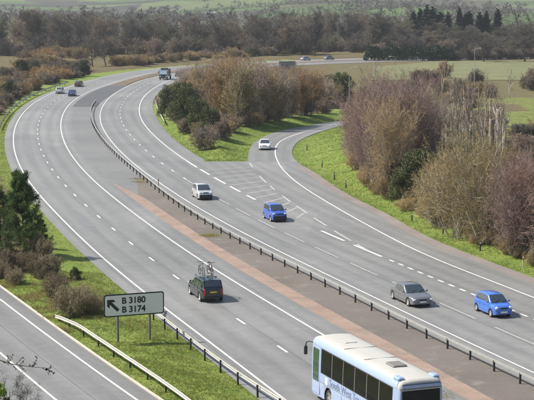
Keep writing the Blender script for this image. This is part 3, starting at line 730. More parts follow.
C_SILVER2 = carpaint('paint_dull_silver', (.34, .35, .36), .3); C_DRED = carpaint('paint_dark_red', (.06, .012, .014)); C_NAVY = carpaint('paint_mid_blue', (.04, .1, .30)); C_GREY = carpaint('paint_grey', (.2, .21, .22), .3)

sp = hatch_spec(3.5, 1.52, 1.50, C_BLUE2, hood=.86, belt=.95, wr=.27, hoodlen=.21, round_lamps=True, lampz=.70, bumper=C_BLUE2, rim=M_RIM)
l, a = on_road(504, 318.5, RD, False, True, 3.5); car('hatchback_car', 'small bright blue hatchback with round headlights, nearest the right edge', l, a, sp)
sp = hatch_spec(4.45, 1.74, 1.40, C_DSILVER, hood=.76, belt=.86, wr=.30, hoodlen=.28, bumper=C_DSILVER)
h = 4.45 / 2; sp['top'] = [(-h, .84), (-h + .1, .90), (-h + .75, .92), (0, .86), (h - 1.25, .86), (h - .3, .74), (h - .06, .66), (h, .60)]; sp['glass'] = (h - 1.2, h - 2.0, -h + 1.25, -h + .55)
sp['windows'] = [(h - 1.45, h - 2.35), (h - 2.43, -h + 1.2)]; sp['doors'] = [(h - 2.4, h - 1.35), (h - 3.3, h - 2.42)]
l, a = on_road(423, 308, RD, False, True, 4.45); car('saloon_car', 'grey silver saloon car left of the blue hatchback', l, a, sp)
sp = hatch_spec(3.75, 1.64, 1.62, C_BLUE, hood=.98, belt=1.04, wr=.29, hoodlen=.22, lampz=.84, tumble=.12, bigbumper=True)
l, a = on_road(280, 222.5, RD, False, True, 3.75); l += Vector((.0, 0, 0)); car('tall_hatchback_car', 'royal blue boxy tall car passing the hatched nose', l, a, sp)
sp = hatch_spec(4.1, 1.70, 1.60, C_SILVER, hood=.93, belt=1.0, wr=.30, hoodlen=.23, tumble=.14, lampz=.84, bigbumper=True)
l, a = on_road(206, 200.5, RD, False, True, 4.1); ct, zr_ = car('people_carrier_car', 'silver people carrier ahead of the boxy blue car', l, a, sp)
sp = hatch_spec(4.1, 1.72, 1.46, C_WHITE, hood=.84, belt=.93, bumper=C_WHITE)
l, a = on_road(264.5, 150.5, SR, False, True, 4.1); car('hatchback_car', 'white car coming round the joining slip road alone', l, a, sp)
# black off-roader with bicycles on the roof
sp = hatch_spec(4.4, 1.76, 1.66, C_BLACKG, hood=1.0, belt=1.08, wr=.34, hoodlen=.25, tail=(.14, .5), rplate=.78, sill=.27, tumble=.12, bumper=M_TRIM, cat='car')
sp['glass'] = (sp['glass'][0], sp['glass'][1], -2.2 + .35, -2.2 + .05); sp['windows'] = [(1.02, -.08), (-.16, -1.05), (-1.13, -1.8)]
lS, aS = on_road(213.5, 303, LD, True, False, 4.4); suv, zrs = car('off_road_car', 'black estate off-roader carrying bicycles on its roof', lS, aS, sp)
for x in (-.75, .45):
    MB().tube([(x, -.68, 1.69), (x, .68, 1.69)], .02, 6).build('roof_bar', M_GALV, suv)
    for sg in (-1, 1): MB().box((x, sg * .62, 1.64), (.05, .05, .10)).build('roof_bar_foot', M_TRIM, suv)
def bicycle(root_loc, head, tintm, label):
    t = empty('bicycle', root_loc, head); tag(t, label, 'bicycle', 'bicycles on the roof of the off-roader')
    def tor(cx):
        mb = MB()
        V = []; F = []; N, K = 28, 6
        for i in range(N):
            q = 2 * math.pi * i / N
            for k in range(K): e = 2 * math.pi * k / K; rr = .33 + .022 * math.cos(e); V.append((cx + rr * math.cos(q), .022 * math.sin(e), .35 + rr * math.sin(q)))
        for i in range(N):
            for k in range(K): F.append((i * K + k, ((i + 1) % N) * K + k, ((i + 1) % N) * K + (k + 1) % K, i * K + (k + 1) % K))
        return mb.add(V, F)
    for cx in (-.52, .52):
        w = tor(cx).build('wheel', M_TYRE, t, 60); sp_ = MB()
        for k in range(8): q = k * math.pi / 8; sp_.tube([(cx - .32 * math.cos(q), 0, .35 - .32 * math.sin(q)), (cx + .32 * math.cos(q), 0, .35 + .32 * math.sin(q))], .004, 3)
        sp_.tube([(cx, -.05, .35), (cx, .05, .35)], .03, 6).build('spokes', M_GALV, w)
    fr = MB(); bb, st_, hd, hb = (-.08, 0, .33), (-.22, 0, .82), (.36, 0, .86), (.40, 0, .72)
    for p, q in ((bb, st_), (st_, hd), (bb, hb), (hd, hb)): fr.tube([p, q], .02, 6)
    for sg in (-.05, .05): fr.tube([bb, (-.52, sg, .35)], .012, 5); fr.tube([(-.2, 0, .76), (-.52, sg, .35)], .01, 5); fr.tube([(.40, sg * .6, .74), (.52, sg, .35)], .016, 5)
    fr.build('frame', tintm, t, 50)
    MB().box((-.25, 0, .93), (.27, .14, .06), bev=.025).build('saddle', M_TRIM, t); MB().tube([(-.22, 0, .82), (-.25, 0, .92)], .014, 5).build('seat_post', M_GALV, t)
    MB().tube([(.30, -.30, 1.0), (.36, -.1, .98), (.36, .1, .98), (.30, .30, 1.0)], .016, 6).tube([(.36, 0, .86), (.36, 0, .98)], .016, 6).build('handlebar', M_TRIM, t)
    MB().lathe_y([(-.015, .0), (-.015, .09), (.015, .09), (.015, 0)], 14, (-.08, -.05, .33)).tube([(-.08, -.08, .33), (.05, -.08, .24)], .01, 4).build('crank', M_CHROME, t)
    return t
ca, sa = math.cos(aS), math.sin(aS)
for dy, hd_, m_, lb in ((.33, 0, C_GREY, 'bicycle with grey frame on the left of the off-roader roof'), (-.32, math.pi, C_DRED, 'bicycle with dark frame on the right of the off-roader roof')):
    o_ = Vector((-.15, dy, 1.69)); bicycle(lS + Vector((o_.x * ca - o_.y * sa, o_.x * sa + o_.y * ca, o_.z)), aS + hd_, m_, lb)
# far traffic
far = [('hatchback_car', 'silver hatchback driving away round the far left bend', 63.5, 94, LE, 1.9, True, C_SILVER, 4.0, 1.5),
       ('hatchback_car', 'mid blue hatchback overtaking on the far left bend', 73, 96.5, LD, 2.0, True, C_NAVY, 4.0, 1.5),
       ('estate_car', 'dark red car farthest ahead on the left bend', 78, 87, LE, 2.0, True, C_DRED, 4.3, 1.5)]
for nm, lb, a_, b_, f_, of_, aw, pm, L_, H_ in far:
    y_ = P(a_, b_).y + L_ / 2; ff = off(f_, of_); car(nm, lb, (float(ff(y_)), y_, .022), heading(ff, y_, aw), hatch_spec(L_, 1.7, H_, pm), detail=False)
for lb, a_, b_, pm in (('tiny white car on the far stretch of road beyond the sign backs', 306, 60.5, C_SILVER2), ('tiny pale car on the far stretch nearest the dark hedge', 331, 60.8, C_GREY)):
    p = P(a_, b_ + .8); yy_ = p.y
    for it in range(30): yy_ += (p.x - float(off(LE, 3)(yy_))) * .3
    car('hatchback_car', lb, (float(off(LE, 3)(yy_)), yy_, .022), heading(LE, yy_, True), hatch_spec(4.0, 1.7, 1.5, pm), detail=False)
y_ = P(181, 78).y; car('hatchback_car', 'small dark car half hidden behind the lorry on the far bend', (float(off(RD, 2.6)(y_ + 9)), y_ + 9, .022), heading(RD, y_ + 9, False), hatch_spec(4.0, 1.7, 1.5, C_DRED), detail=False)

def lorry(loc, head):
    t = empty('lorry', loc, head); tag(t, 'flatbed lorry with pale windscreen and red load on the far bend', 'lorry')
    cab = carpaint('lorry_cab', (.10, .15, .2))
    mb = MB()
    prof = [(1.9, .55), (3.35, .55), (3.42, 1.35), (3.22, 2.55), (3.05, 2.7), (1.9, 2.7)]; n = len(prof)
    V = [(x, -1.15, z) for x, z in prof] + [(x, 1.15, z) for x, z in prof]
    mb.add(V, [tuple(range(n))[::-1], tuple(range(n, 2 * n))] + [(i, (i + 1) % n, (i + 1) % n + n, i + n) for i in range(n)]); mb.build('cab', cab, t)
    MB().box((3.36, 0, 2.0), (.04, 1.95, .95), ry=-.165).build('windscreen', simple('pale_screen', (.45, .55, .62), .1), t)
    for sg in (-1, 1):
        MB().box((2.65, sg * 1.155, 1.95), (.8, .03, .75)).build('side_window', M_GLASS, t)
        MB().box((3.42, sg * .82, .85), (.06, .4, .2), bev=.02).build('headlight', M_LAMP, t); MB().box((3.3, sg * 1.35, 2.05), (.1, .2, .5), bev=.03).build('wing_mirror', M_TRIM, t)
    MB().box((3.42, 0, .62), (.12, 2.3, .3), bev=.03).build('front_bumper', M_TRIM, t); MB().box((3.41, 0, 1.15), (.06, 1.2, .35)).build('grille', M_TRIM, t)
    MB().box((-.8, 0, 1.0), (5.4, 2.3, .18)).build('flatbed', M_HATCHGREY, t); MB().box((0, 0, .75), (6.0, .9, .3)).build('chassis', M_UNDER, t)
    MB().box((-.9, 0, 1.95), (4.2, 2.1, 1.7), bev=.2).build('load', simple('red_load', (.25, .05, .035), .6), t); MB().box((1.2, 0, 2.85), (.6, 2.0, .5), bev=.1).build('headboard', M_TRIM, t)
    tm, rm = wheel_mesh(.48, .3)
    for a_ in (2.5, -2.2, -3.2 + .35):
        for sg in (-1, 1):
            w = tm.build('wheel', M_TYRE, t, 40); rm.build('rim', M_GALV, w, 40); w.location = (a_, sg * 1.0, .48); w.rotation_euler = (0, 0, 0 if sg > 0 else math.pi)
p = P(170, 80); f_ = off(RL, 5.6); lorry((float(f_(p.y + 3.4)), p.y + 3.4, .022), heading(RL, p.y + 3.4, False))

# ------------------------------------------------------------------ coach
def coach(loc, head):
    t = empty('coach', loc, head); tag(t, 'pale blue coach with cream roof and dark windows at the bottom edge', 'coach')
    L, W, H = 11.4, 2.5, 3.55; h = L / 2; wr = .5; ax = (h - 2.55, -h + 3.1); ar = .6
    def bot(x):
        z = .32
        for a in ax:
            if abs(x - a) < ar: z = max(z, wr + math.sqrt(max(0, ar * ar - (x - a) ** 2)))
        return z
    def sec(x, k=1.0, top=H):
        w = W / 2 * k; zb = bot(x)
        q = [(w * .975, zb), (w, max(zb + .05, 1.0)), (w, 1.62), (w * .985, 2.4), (w * .955, top - .38)]
        r = [(w * .93, top - .22), (w * .87, top - .10), (w * .76, top - .035), (w * .4, top), (0, top + .015)]
        return q, r
    xs = sorted(set([round(v, 3) for v in np.linspace(-h + .3, h - .45, 24)] + [round(a + ar * c, 3) for a in ax for c in (-1.001, -.97, -.85, -.6, -.3, 0, .3, .6, .85, .97, 1.001)]))
    st = [(-h, .93, H - .16), (-h + .06, .975, H - .07), (-h + .18, .995, H - .015)] + [(x, 1, H) for x in xs] + [(h - .25, .99, H - .03), (h - .1, .96, H - .12), (h, .90, H - .32)]
    V = []; F = []; Vr = []; Fr = []
    for x, k, tp in st:
        q, r = sec(x, k, tp); V += [(x, -a, b) for a, b in q] + [(x, a, b) for a, b in q]
        rr = [q[-1]] + r; Vr += [(x, -a, b) for a, b in rr] + [(x, a, b) for a, b in rr[-2::-1]]
    for i in range(len(st) - 1):
        for s0 in (0, 5):
            for j in range(4): F.append((i * 10 + s0 + j, (i + 1) * 10 + s0 + j, (i + 1) * 10 + s0 + j + 1, i * 10 + s0 + j + 1))
        for j in range(10): Fr.append((i * 11 + j, (i + 1) * 11 + j, (i + 1) * 11 + j + 1, i * 11 + j + 1))
    e = (len(st) - 1) * 10
    for b0 in (0, e): F.append((b0, b0 + 1, b0 + 2, b0 + 3, b0 + 4, b0 + 9, b0 + 8, b0 + 7, b0 + 6, b0 + 5))
    e2 = (len(st) - 1) * 11; Fr += [tuple(range(11)), tuple(range(e2, e2 + 11))]
    mesh_obj('body', V, F, M_COACH, t, 40); roof = mesh_obj('roof', Vr, Fr, M_COACHROOF, t, 45)
    # blue cant rail between windows and roof
    for sg in (-1, 1):
        V = []; F = []; X = np.linspace(-h + .25, h - .35, 12)
        for x in X: V += [(x, sg * (W / 2 * .957 + .012), H - .42), (x, sg * (W / 2 * .93 + .014), H - .215), (x, sg * (W / 2 * .875 + .012), H - .10)]
        for i in range(len(X) - 1):
            for j in range(2): F.append((i * 3 + j, i * 3 + j + 1, i * 3 + j + 4, i * 3 + j + 3))
        mesh_obj('cant_rail', V, F, M_COACH, t, 60)
    yw = lambda z: W / 2 * float(np.interp(z, [1.62, 2.4, H - .38], [1, .985, .955]))
    MB().box((0, 0, .55), (L - .4, W * .8, .5)).build('underbody', M_UNDER, t)
    def pane(nm, xa, xe, za, ze, sg, mat, d=.014, par=None):
        V = []; zz = np.linspace(za, ze, 4)
        for x in (xa, xe):
            for z in zz: V.append((x, sg * (yw(z) + d), z))
        n = 4; V += [(a, b - sg * .02, c) for a, b, c in V]; F = [(j, j + 1, j + 5, j + 4) for j in range(3)] + [(0, 4, 12, 8), (3, 7, 15, 11), (0, 1, 9, 8), (1, 2, 10, 9), (2, 3, 11, 10), (4, 5, 13, 12), (5, 6, 14, 13), (6, 7, 15, 14)]
        return mesh_obj(nm, V, F, mat, par or t)
    g = coach_glass()
    for sg in (-1, 1):
        x1 = h - 1.55; n = 6; step = (x1 - (-h + .75)) / n
        pane('window_band', -h + .7, x1 + .06, 1.72, 3.08, sg, M_TRIM, .006)
        for i in range(n): pane('side_window', x1 - (i + 1) * step + .035, x1 - i * step - .035, 1.78, 3.02, sg, g)
        for i in range(1, n): pane('window_pillar', x1 - i * step - .028, x1 - i * step + .028, 1.76, 3.04, sg, M_HATCHGREY, .02)
        pane('seam', -h + .4, h - .3, 1.20, 1.225, sg, M_HATCHGREY, .006)
        for x in (h - 3.7, h - 5.2, h - 6.7): 
            pane('luggage_door', x - .68, x + .68, .48, 1.14, sg, M_COACH, .01)
        for i, z in enumerate((1.0,)): pane('side_marker', h - 1.75, h - 1.63, z, z + .06, sg, M_PLATEY, .012)
    # entrance door with green glass at the front near side, windscreen
    dr = pane('door', h - 1.32, h - .30, .45, 3.02, 1, M_COACH, .012); pane('door_glass', h - 1.2, h - .42, 1.15, 2.95, 1, M_GREENGLASS, .03, t)
    pane('driver_window', h - 1.32, h - .36, 1.5, 2.95, -1, M_GREENGLASS, .02)
    MB().box((h - .04, 0, 2.15), (.10, 2.16, 1.75), bev=.04, ry=-.06).build('windscreen', M_GREENGLASS, t)
    MB().box((h + .01, 0, .55), (.12, 2.3, .4), bev=.05).build('front_bumper', M_COACH, t)
    for sg in (-1, 1): MB().box((h + .0, sg * .95, .85), (.1, .4, .22), bev=.04).build('headlight', M_LAMP, t)
    # mirrors: curved arms from the upper front corners
    for sg in (-1, 1):
        MB().tube([(h - .15, sg * 1.1, 3.12), (h + .08, sg * 1.28, 3.16), (h + .2, sg * 1.42, 3.1), (h + .22, sg * 1.45, 2.9)], .035, 8).build('mirror_arm', M_TRIM, t, 50)
        MB().box((h + .22, sg * 1.45, 2.64), (.14, .2, .5), bev=.05).build('mirror', M_TRIM, t, 40)
    # rear
    rw = MB().box((-h - .004, 0, 2.45), (.05, 2.06, 1.12), bev=.02).build('rear_window', g, t)
    MB().box((-h - .02, 0, 3.22), (.10, 2.2, .22), bev=.05).build('rear_spoiler', M_COACH, t)
    MB().box((-h + .01, 0, 1.15), (.08, 1.9, 1.0), bev=.03).build('engine_cover', M_COACH, t); MB().box((-h + .02, 0, .5), (.14, 2.3, .3), bev=.05).build('rear_bumper', M_COACH, t)
    for sg in (-1, 1):
        for z, m_ in ((1.0, M_TAIL), (1.3, M_TAIL), (.78, M_PLATEY)): MB().box((-h + .02, sg * 1.08, z), (.1, .16, .22), bev=.03).build('tail_light', m_, t)
    MB().box((-h - .03, 0, .82), (.02, .52, .12)).build('number_plate', M_PLATEY, t)
    # roof: hatches, rear air boxes
    for x in (-h + 3.1,): 
        hh = MB().box((x, -.1, H + .05), (1.0, .8, .11), bev=.05).build('roof_hatch', M_HATCHGREY, roof)
    MB().box((h - 2.4, 0, H + .025), (.8, .7, .05), bev=.02).build('roof_hatch', M_COACHROOF, roof)
    for sg in (-1, 1): MB().box((-h + .55, sg * .95, H - .02), (.62, .36, .22), bev=.05).build('air_box', simple('air_box_blue', (.25, .33, .52), .5), roof)
    for x in (h - 4, h - 6.6): MB().box((x, 0, H + .006), (.03, 1.9, .02)).build('roof_seam', M_HATCHGREY, roof)
    tm, rm = wheel_mesh(wr, .3); tme = None
    for a_ in ax:
        for sg in (-1, 1):
            if tme is None: w = tm.build('wheel', M_TYRE, t, 40); r_ = rm.build('rim', M_GALV, w, 40); tme, rme = w.data, r_.data
            else: w = link(bpy.data.objects.new('wheel', tme), t); link(bpy.data.objects.new('rim', rme), w)
            w.location = (a_, sg * 1.05, wr); w.rotation_euler = (0, 0, 0 if sg > 0 else math.pi)
    text_mesh('lettering', 'South West Tours', .58, M_COACHTXT, t, (h - 2.75, W / 2 + .012, 1.27), (R(90), 0, R(180)), .003, sx=1.05)
    V, F = plate([(a + 2.35 - h, b + 1.42) for a, b in rrect(.34, .42, .1)], W / 2 + .004, W / 2 + .016); mesh_obj('emblem', [(-v[0], v[1], v[2]) for v in V], F, M_WHITE, t)
    return t
def coach_glass():
    m, n, l, b = new_mat('coach_glass'); b.inputs['Base Color'].default_value = (.008, .008, .009, 1); b.inputs['Roughness'].default_value = .1; b.inputs['Specular IOR Level'].default_value = .22
    return m
cd = Vector((-.35, .937, 0)).normalized(); side_mid = Vector((4.42, 79.8, 0)); cc_ = side_mid + Vector((cd.y, -cd.x, 0)) * 1.25
coach((cc_.x, cc_.y, .022), math.atan2(cd.y, cd.x))

# ------------------------------------------------------------------ vegetation
def norm(v): return v / np.maximum(np.linalg.norm(v, axis=-1, keepdims=True), 1e-9)
def polylines(p0, d0, length, k, jit, up, rg):
    """p0, d0 (n,3), length (n,) -> (n,k+1,3)"""
    n = len(p0); pts = np.empty((n, k + 1, 3)); pts[:, 0] = p0; d = norm(d0.copy())
    for i in range(k):
        d = norm(d + rg.normal(0, jit, (n, 3)) + np.array([0, 0, up])); pts[:, i + 1] = pts[:, i] + d * (length / k)[:, None]
    return pts
def children(par, prad, per, tmin, ang, lrel, k, jit, up, rg, lmin=.2, tip=.35):
    n, m, _ = par.shape; idx = np.repeat(np.arange(n), per); t = rg.uniform(tmin, 1, len(idx)) * (m - 1.001)
    i0 = t.astype(int); f = (t - i0)[:, None]; a, b = par[idx, i0], par[idx, i0 + 1]; p = a + (b - a) * f; tan = norm(b - a)
    rv = norm(rg.normal(0, 1, (len(idx), 3))); perp = norm(rv - (rv * tan).sum(1, keepdims=True) * tan)
    an = np.radians(rg.normal(ang[0], ang[1], len(idx)))[:, None]; d = tan * np.cos(an) + perp * np.sin(an)
    plen = np.linalg.norm(np.diff(par, axis=1), axis=2).sum(1)[idx]; L = np.maximum(lmin, plen * lrel * rg.uniform(.6, 1.3, len(idx)) * (1.15 - .5 * t / (m - 1)))
    return polylines(p, d, L, k, jit, up, rg), prad[idx] * np.interp(t / (m - 1), [0, 1], [.6, .3])
def prisms(pts, r0, r1f=.35, rmin=.004):
    n, m, _ = pts.shape; a = pts[:, :-1].reshape(-1, 3); b = pts[:, 1:].reshape(-1, 3); k = m - 1
    fa = 1 - (1 - r1f) * np.arange(k) / k; fb = 1 - (1 - r1f) * (np.arange(k) + 1) / k
    ra = np.maximum(rmin, (r0[:, None] * fa[None]).ravel()); rb = np.maximum(rmin, (r0[:, None] * fb[None]).ravel())
    t = norm(b - a); h = np.where(np.abs(t[:, 2:3]) < .9, np.array([[0, 0, 1.]]), np.array([[1., 0, 0]])); u = norm(np.cross(t, h)); w = np.cross(t, u)
    V = np.empty((len(a), 6, 3))
    for j in range(3):
        q = 2 * math.pi * j / 3; o = u * math.cos(q) + w * math.sin(q); V[:, j] = a + o * ra[:, None]; V[:, 3 + j] = b + o * rb[:, None]
    base = (np.arange(len(a)) * 6)[:, None]
    F = np.concatenate([base + np.array([[j, (j + 1) % 3, 3 + (j + 1) % 3, 3 + j]]) for j in range(3)])
    return V.reshape(-1, 3), F
def join(*vf):
    V = []; F = []; o = 0
    for v, f in vf: V.append(v); F.append(f + o); o += len(v)
    return np.concatenate(V), np.concatenate(F)
def to_mesh(name, vf, mat):
    o = mesh_obj(name, vf[0], vf[1], mat); me = o.data; bpy.data.objects.remove(o); return me
def leaves(pts, size, rg, asp=.55, upb=.3):
    n = len(pts); a = norm(rg.normal(0, 1, (n, 3)) + np.array([0, 0, upb])); h = norm(rg.normal(0, 1, (n, 3))); b = norm(np.cross(a, h)); s = (size * rg.uniform(.6, 1.4, n))[:, None]
    V = np.stack([pts - a * s * .2, pts + b * s * asp * .5 + a * s * .35, pts + a * s, pts - b * s * asp * .5 + a * s * .35], 1).reshape(-1, 3)
    return V, (np.arange(n) * 4)[:, None] + np.arange(4)[None]

def multi_stem(seed, H, spread, stems, per, lean, r0=.05, tw=.013, up=.05, base=.5, droop=0., jit=.1, low=.08, ang1=36):
    """bare thicket / multi-stemmed tree, H m tall, about 2*spread wide"""
    rg = np.random.default_rng(seed); a = rg.uniform(0, 2 * math.pi, stems); rr = np.sqrt(rg.uniform(0, 1, stems))
    p0 = np.stack([np.cos(a) * rr * base, np.sin(a) * rr * base, np.zeros(stems) - .1], 1)
    ln = np.tan(np.radians(lean)) * rr; d0 = np.stack([np.cos(a) * ln, np.sin(a) * ln, np.ones(stems)], 1)
    L0 = H * rg.uniform(.72, 1.0, stems) * (1 - .22 * rr)
    s = polylines(p0, d0, L0, 7, jit, up, rg); rs = r0 * rg.uniform(.6, 1.2, stems)
    c1, r1 = children(s, rs, per[0], low, (ang1, 13), .42, 4, .15, .06 + up, rg)
    c2, r2 = children(c1, r1, per[1], .1, (46, 18), .45, 3, .2, .03 + up - droop, rg, .3)
    c3, r3 = children(c2, r2, per[2], .05, (46, 20), .6, 2, .26, .02 + up - droop, rg, .3)
    return join(prisms(s, rs, .25, tw), prisms(c1, r1, .4, tw)), join(prisms(c2, r2, .6, tw * .8), prisms(c3, r3 * 0 + tw, .5, tw * .55))
def single_tree(seed, H, r0, per, crown0=.25, ang=48, tw=.02, lrel=.42, up=.05):
    rg = np.random.default_rng(seed)
    s = polylines(np.array([[0, 0, -.2]]), np.array([[rg.normal(0, .05), rg.normal(0, .05), 1.]]), np.array([H * .92]), 9, .07, .08, rg); rs = np.array([r0])
    c1, r1 = children(s, rs, per[0], crown0, (ang, 12), lrel, 5, .13, up + .03, rg); r1 = r1 * .8
    c2, r2 = children(c1, r1, per[1], .2, (42, 14), .5, 4, .15, up, rg, .5)
    c3, r3 = children(c2, r2, per[2], .1, (42, 15), .5, 2, .18, up, rg, .4)
    c4, r4 = children(c3, r3, per[3], .05, (42, 15), .65, 2, .2, up, rg, .3)
    return join(prisms(s, rs, .18, tw), prisms(c1, r1, .3, tw)), join(prisms(c2, r2, .4, tw), prisms(c3, r3, .5, tw * .8), prisms(c4, r4 * 0 + tw * .8, .5, tw * .5))
def leafy(seed, H, W, n, size, clumps, zmin=.05, asp=.55):
    rg = np.random.default_rng(seed); C = []
    for i in range(clumps):
        a = rg.uniform(0, 2 * math.pi); z = rg.uniform(zmin, .86); rad = math.sqrt(rg.uniform(0, 1)) * math.sqrt(max(.05, 1 - (max(0, z - .35) / .62) ** 2)) * .78
        C.append((math.cos(a) * rad * W / 2, math.sin(a) * rad * W / 2, z * H, rg.uniform(.13, .26)))
    C = np.array(C); k = rg.integers(0, clumps, n); v = norm(rg.normal(0, 1, (n, 3))) * (rg.uniform(.25, 1.0, (n, 1)) ** .5)
    pts = C[k, :3] + v * C[k, 3:4] * np.array([W, W, H * .8]) * .75; pts[:, 2] = np.maximum(pts[:, 2], .02)
    stems = 7; a = rg.uniform(0, 6.28, stems); d0 = np.stack([np.cos(a) * .5, np.sin(a) * .5, np.ones(stems)], 1); s = polylines(np.zeros((stems, 3)), d0, np.full(stems, H * .8), 5, .12, .05, rg)
    c1, r1 = children(s, np.full(stems, .06), 6, .2, (40, 12), .45, 3, .15, .02, rg)
    return join(prisms(s, np.full(stems, .06)), prisms(c1, r1)), leaves(pts, size, rg, asp)
def pine_tree(seed, H, W):
    rg = np.random.default_rng(seed); s = polylines(np.array([[0, 0, -.2]]), np.array([[.02, 0, 1.]]), np.array([H + .1]), 10, .03, .05, rg)
    nb = 95; t = np.sort(rg.uniform(.05, .98, nb)); a = rg.uniform(0, 6.28, nb); L = W / 2 * (1.08 - t) ** .62 * rg.uniform(.65, 1.15, nb) * 1.05
    p0 = np.stack([np.interp(t, np.linspace(0, 1, 11), s[0, :, i]) for i in range(3)], 1); d0 = np.stack([np.cos(a), np.sin(a), .12 + .5 * t], 1)
    b = polylines(p0, d0, L, 5, .08, .05, rg); rb = .02 + .03 * (1 - t)
    c, rc = children(b, rb, 7, .25, (42, 10), .42, 3, .1, .08, rg, .3)
    tips = np.concatenate([c[:, 1:].reshape(-1, 3), b[:, 2:].reshape(-1, 3)]); tips = np.repeat(tips, 12, 0) + rg.normal(0, .09, (len(tips) * 12, 3))
    return join(prisms(s, np.array([.13]), .15), prisms(b, rb)), join(leaves(tips, .27, rg, .16, .6))
def conifer(seed, H, W, n=2200):
    rg = np.random.default_rng(seed); t = 1 - np.sqrt(rg.uniform(.0, .9, n)); a = rg.uniform(0, 6.28, n); rr = (1 - t) ** .85 * W / 2 * rg.uniform(.3, 1.05, n) * (1 + .22 * np.sin(t * 45)) + .1
    pts = np.stack([np.cos(a) * rr, np.sin(a) * rr, t * H - rr * .2], 1)
    d = np.stack([np.cos(a), np.sin(a), -.2 + 1.0 * t], 1); b = norm(np.cross(d, [0, 0, 1.])); s = (.55 * rg.uniform(.7, 1.4, n))[:, None]
    V = np.stack([pts - d * s * .6, pts + b * s * .5, pts + d * s, pts - b * s * .5], 1).reshape(-1, 3)
    s_ = polylines(np.array([[0, 0, -.2]]), np.array([[0, 0, 1.]]), np.array([H * .99]), 4, .0, .0, rg)
    return prisms(s_, np.array([.22]), .1), (V, (np.arange(n) * 4)[:, None] + np.arange(4)[None])

class Kind:
    def __init__(s, vs, tm, cm, H, W, tname='trunk', cname='crown', amin=.8):
        s.amin = amin; s.def_col = (MID[tm.name], MID[cm.name]); gen = lambda m: T_OWN if m.name[:4] in ('twig', 'bark', 'bram') else m; tm, cm = gen(tm), gen(cm); s.names = (tname, cname); A = np.concatenate([b[0] for a, b in vs]); s.H = float(np.percentile(A[:, 2], 99.3)); s.W = 2 * float(np.percentile(np.hypot(A[:, 0], A[:, 1]), 94)); s.m = [(to_mesh(tname, a, tm), to_mesh(cname, b, cm)) for a, b in vs]
def plant(name, kind, x, y, h, w, label, cat, group=None, crown=None, trunk=None, z=None, rz=None):
    t = empty(name, (x, y, (hz(x, y) if z is None else z) - .03), random.uniform(0, 6.28) if rz is None else rz)
    a, b = random.choice(kind.m); sx = w / kind.W * random.uniform(.95, 1.05); sz = h / kind.H; sx = max(sx, kind.amin * sz); t.scale = (sx, sx, sz)
    for me, nm, mt, dc in ((a, kind.names[0], trunk, kind.def_col[0]), (b, kind.names[1], crown, kind.def_col[1])):
        o = link(bpy.data.objects.new(nm, me), t); o.color = (*(MID[mt.name] if mt is not None else dc), 1)
        if kind is K_POLE and nm == 'twigs': o['kind'] = 'stuff'
    tag(t, label, cat, group); return t
def at_px(a, base, top_, wpx):
    """foot and top pixel rows and width -> ground point, height and width in metres"""
    p = P(a, base); zb = hz(p.x, p.y)
    for _ in range(6): p = P(a, base, zb); zb = hz(p.x, p.y)
    h = (CH - zb) * (1 - (top_ - Y0) / (base - Y0)); return p.x, p.y, h, wpx * (CH - zb) / (base - Y0)

K_THICK = Kind([multi_stem(s, 9, 5, 48, (10, 6, 4), 20, .055, .013, .0, 2.0, 0, .15, .05, 44) for s in (1, 2)], T_GREY, T_OLIVE, 9, 10.5, 'stems', 'twigs', .74)
K_BIRCH = Kind([multi_stem(s, 12, 2.6, 20, (15, 7, 4), 8, .055, .013, .03, 1.2, 0, .10, .04, 38) for s in (3, 4)], T_GREY, T_RED, 12, 6.2, 'stems', 'twigs', .74)
K_WILLOW = Kind([multi_stem(s, 11, 3.2, 20, (13, 7, 4), 9, .07, .022, .02, 1.2, 0, .13, .06, 40) for s in (6, 7, 8)], T_GREY, T_ORANGE, 11, 8.0, 'stems', 'twigs', .74)
K_SCRUB = Kind([multi_stem(s, 4, 2.2, 30, (8, 6, 3), 18, .03, .022, .0, 1.2, 0, .15, .03, 41) for s in (9, 10, 11)], T_BROWN, T_TAN, 4, 5.2, 'stems', 'twigs', .74)
K_BRAMBLE = Kind([multi_stem(s, 2.6, 1.6, 44, (7, 5, 3), 25, .018, .012, .0, 1.2, .03, .2, .03, 45) for s in (12, 13)], T_BRAMBLE, T_BRAMBLE, 2.1, 3.9, 'stems', 'twigs', .7)
K_POLE = Kind([multi_stem(s, 11, .9, 1, (10, 4, 2), 4, .16, .014, .1, .05, 0, .05, .35) for s in (14, 15, 16)], T_GREY, T_BROWN, 11, 3.4, 'trunk', 'twigs', .5)
K_WOOD = Kind([single_tree(s, 14, .17, (34, 8, 5, 3), .06, 42, .03, .38) for s in (17, 18, 19, 20)], T_DARK, T_WOOD, 13.5, 9.5)
K_OAK = Kind([single_tree(s, 12, .3, (20, 9, 6, 4), .2, 62, .028, .55, .0) for s in (21, 22)], T_DARK, T_WOOD, 11, 13)
K_EVER = Kind([leafy(s, 5, 4.6, 17000, .14, 46) for s in (23, 24, 25)], T_DARK, L_EVER, 5, 5, 'stems', 'foliage')
K_GREEN = Kind([leafy(35, 5, 4.6, 9000, .2, 30)], T_DARK, L_BRIGHT, 5, 5, 'stems', 'foliage')
K_PINE = Kind([pine_tree(s, 8, 4.6) for s in (26, 27)], T_DARK, L_PINE, 8, 5.6, 'trunk', 'foliage', .7)
K_CONIFER = Kind([conifer(s, 16, 5.5) for s in (28, 29, 30)], T_DARK, L_CONIFER, 16, 5.6, 'trunk', 'foliage')
K_SAPLING = Kind([multi_stem(31, 3, 1.2, 9, (7, 4, 3), 36, .018, .007, .03, .5, 0, .12)], T_DARK, T_DARK, 3, 2.6, 'stems', 'twigs')

def rows(name, kind, items, cat, group=None, crown=None, trunk=None):
    for a, b, tp, w, lb in items:
        x, y, h, wm = at_px(a, b, tp, w); plant(name, kind, x, y, h, wm, lb, cat, group, crown, trunk)
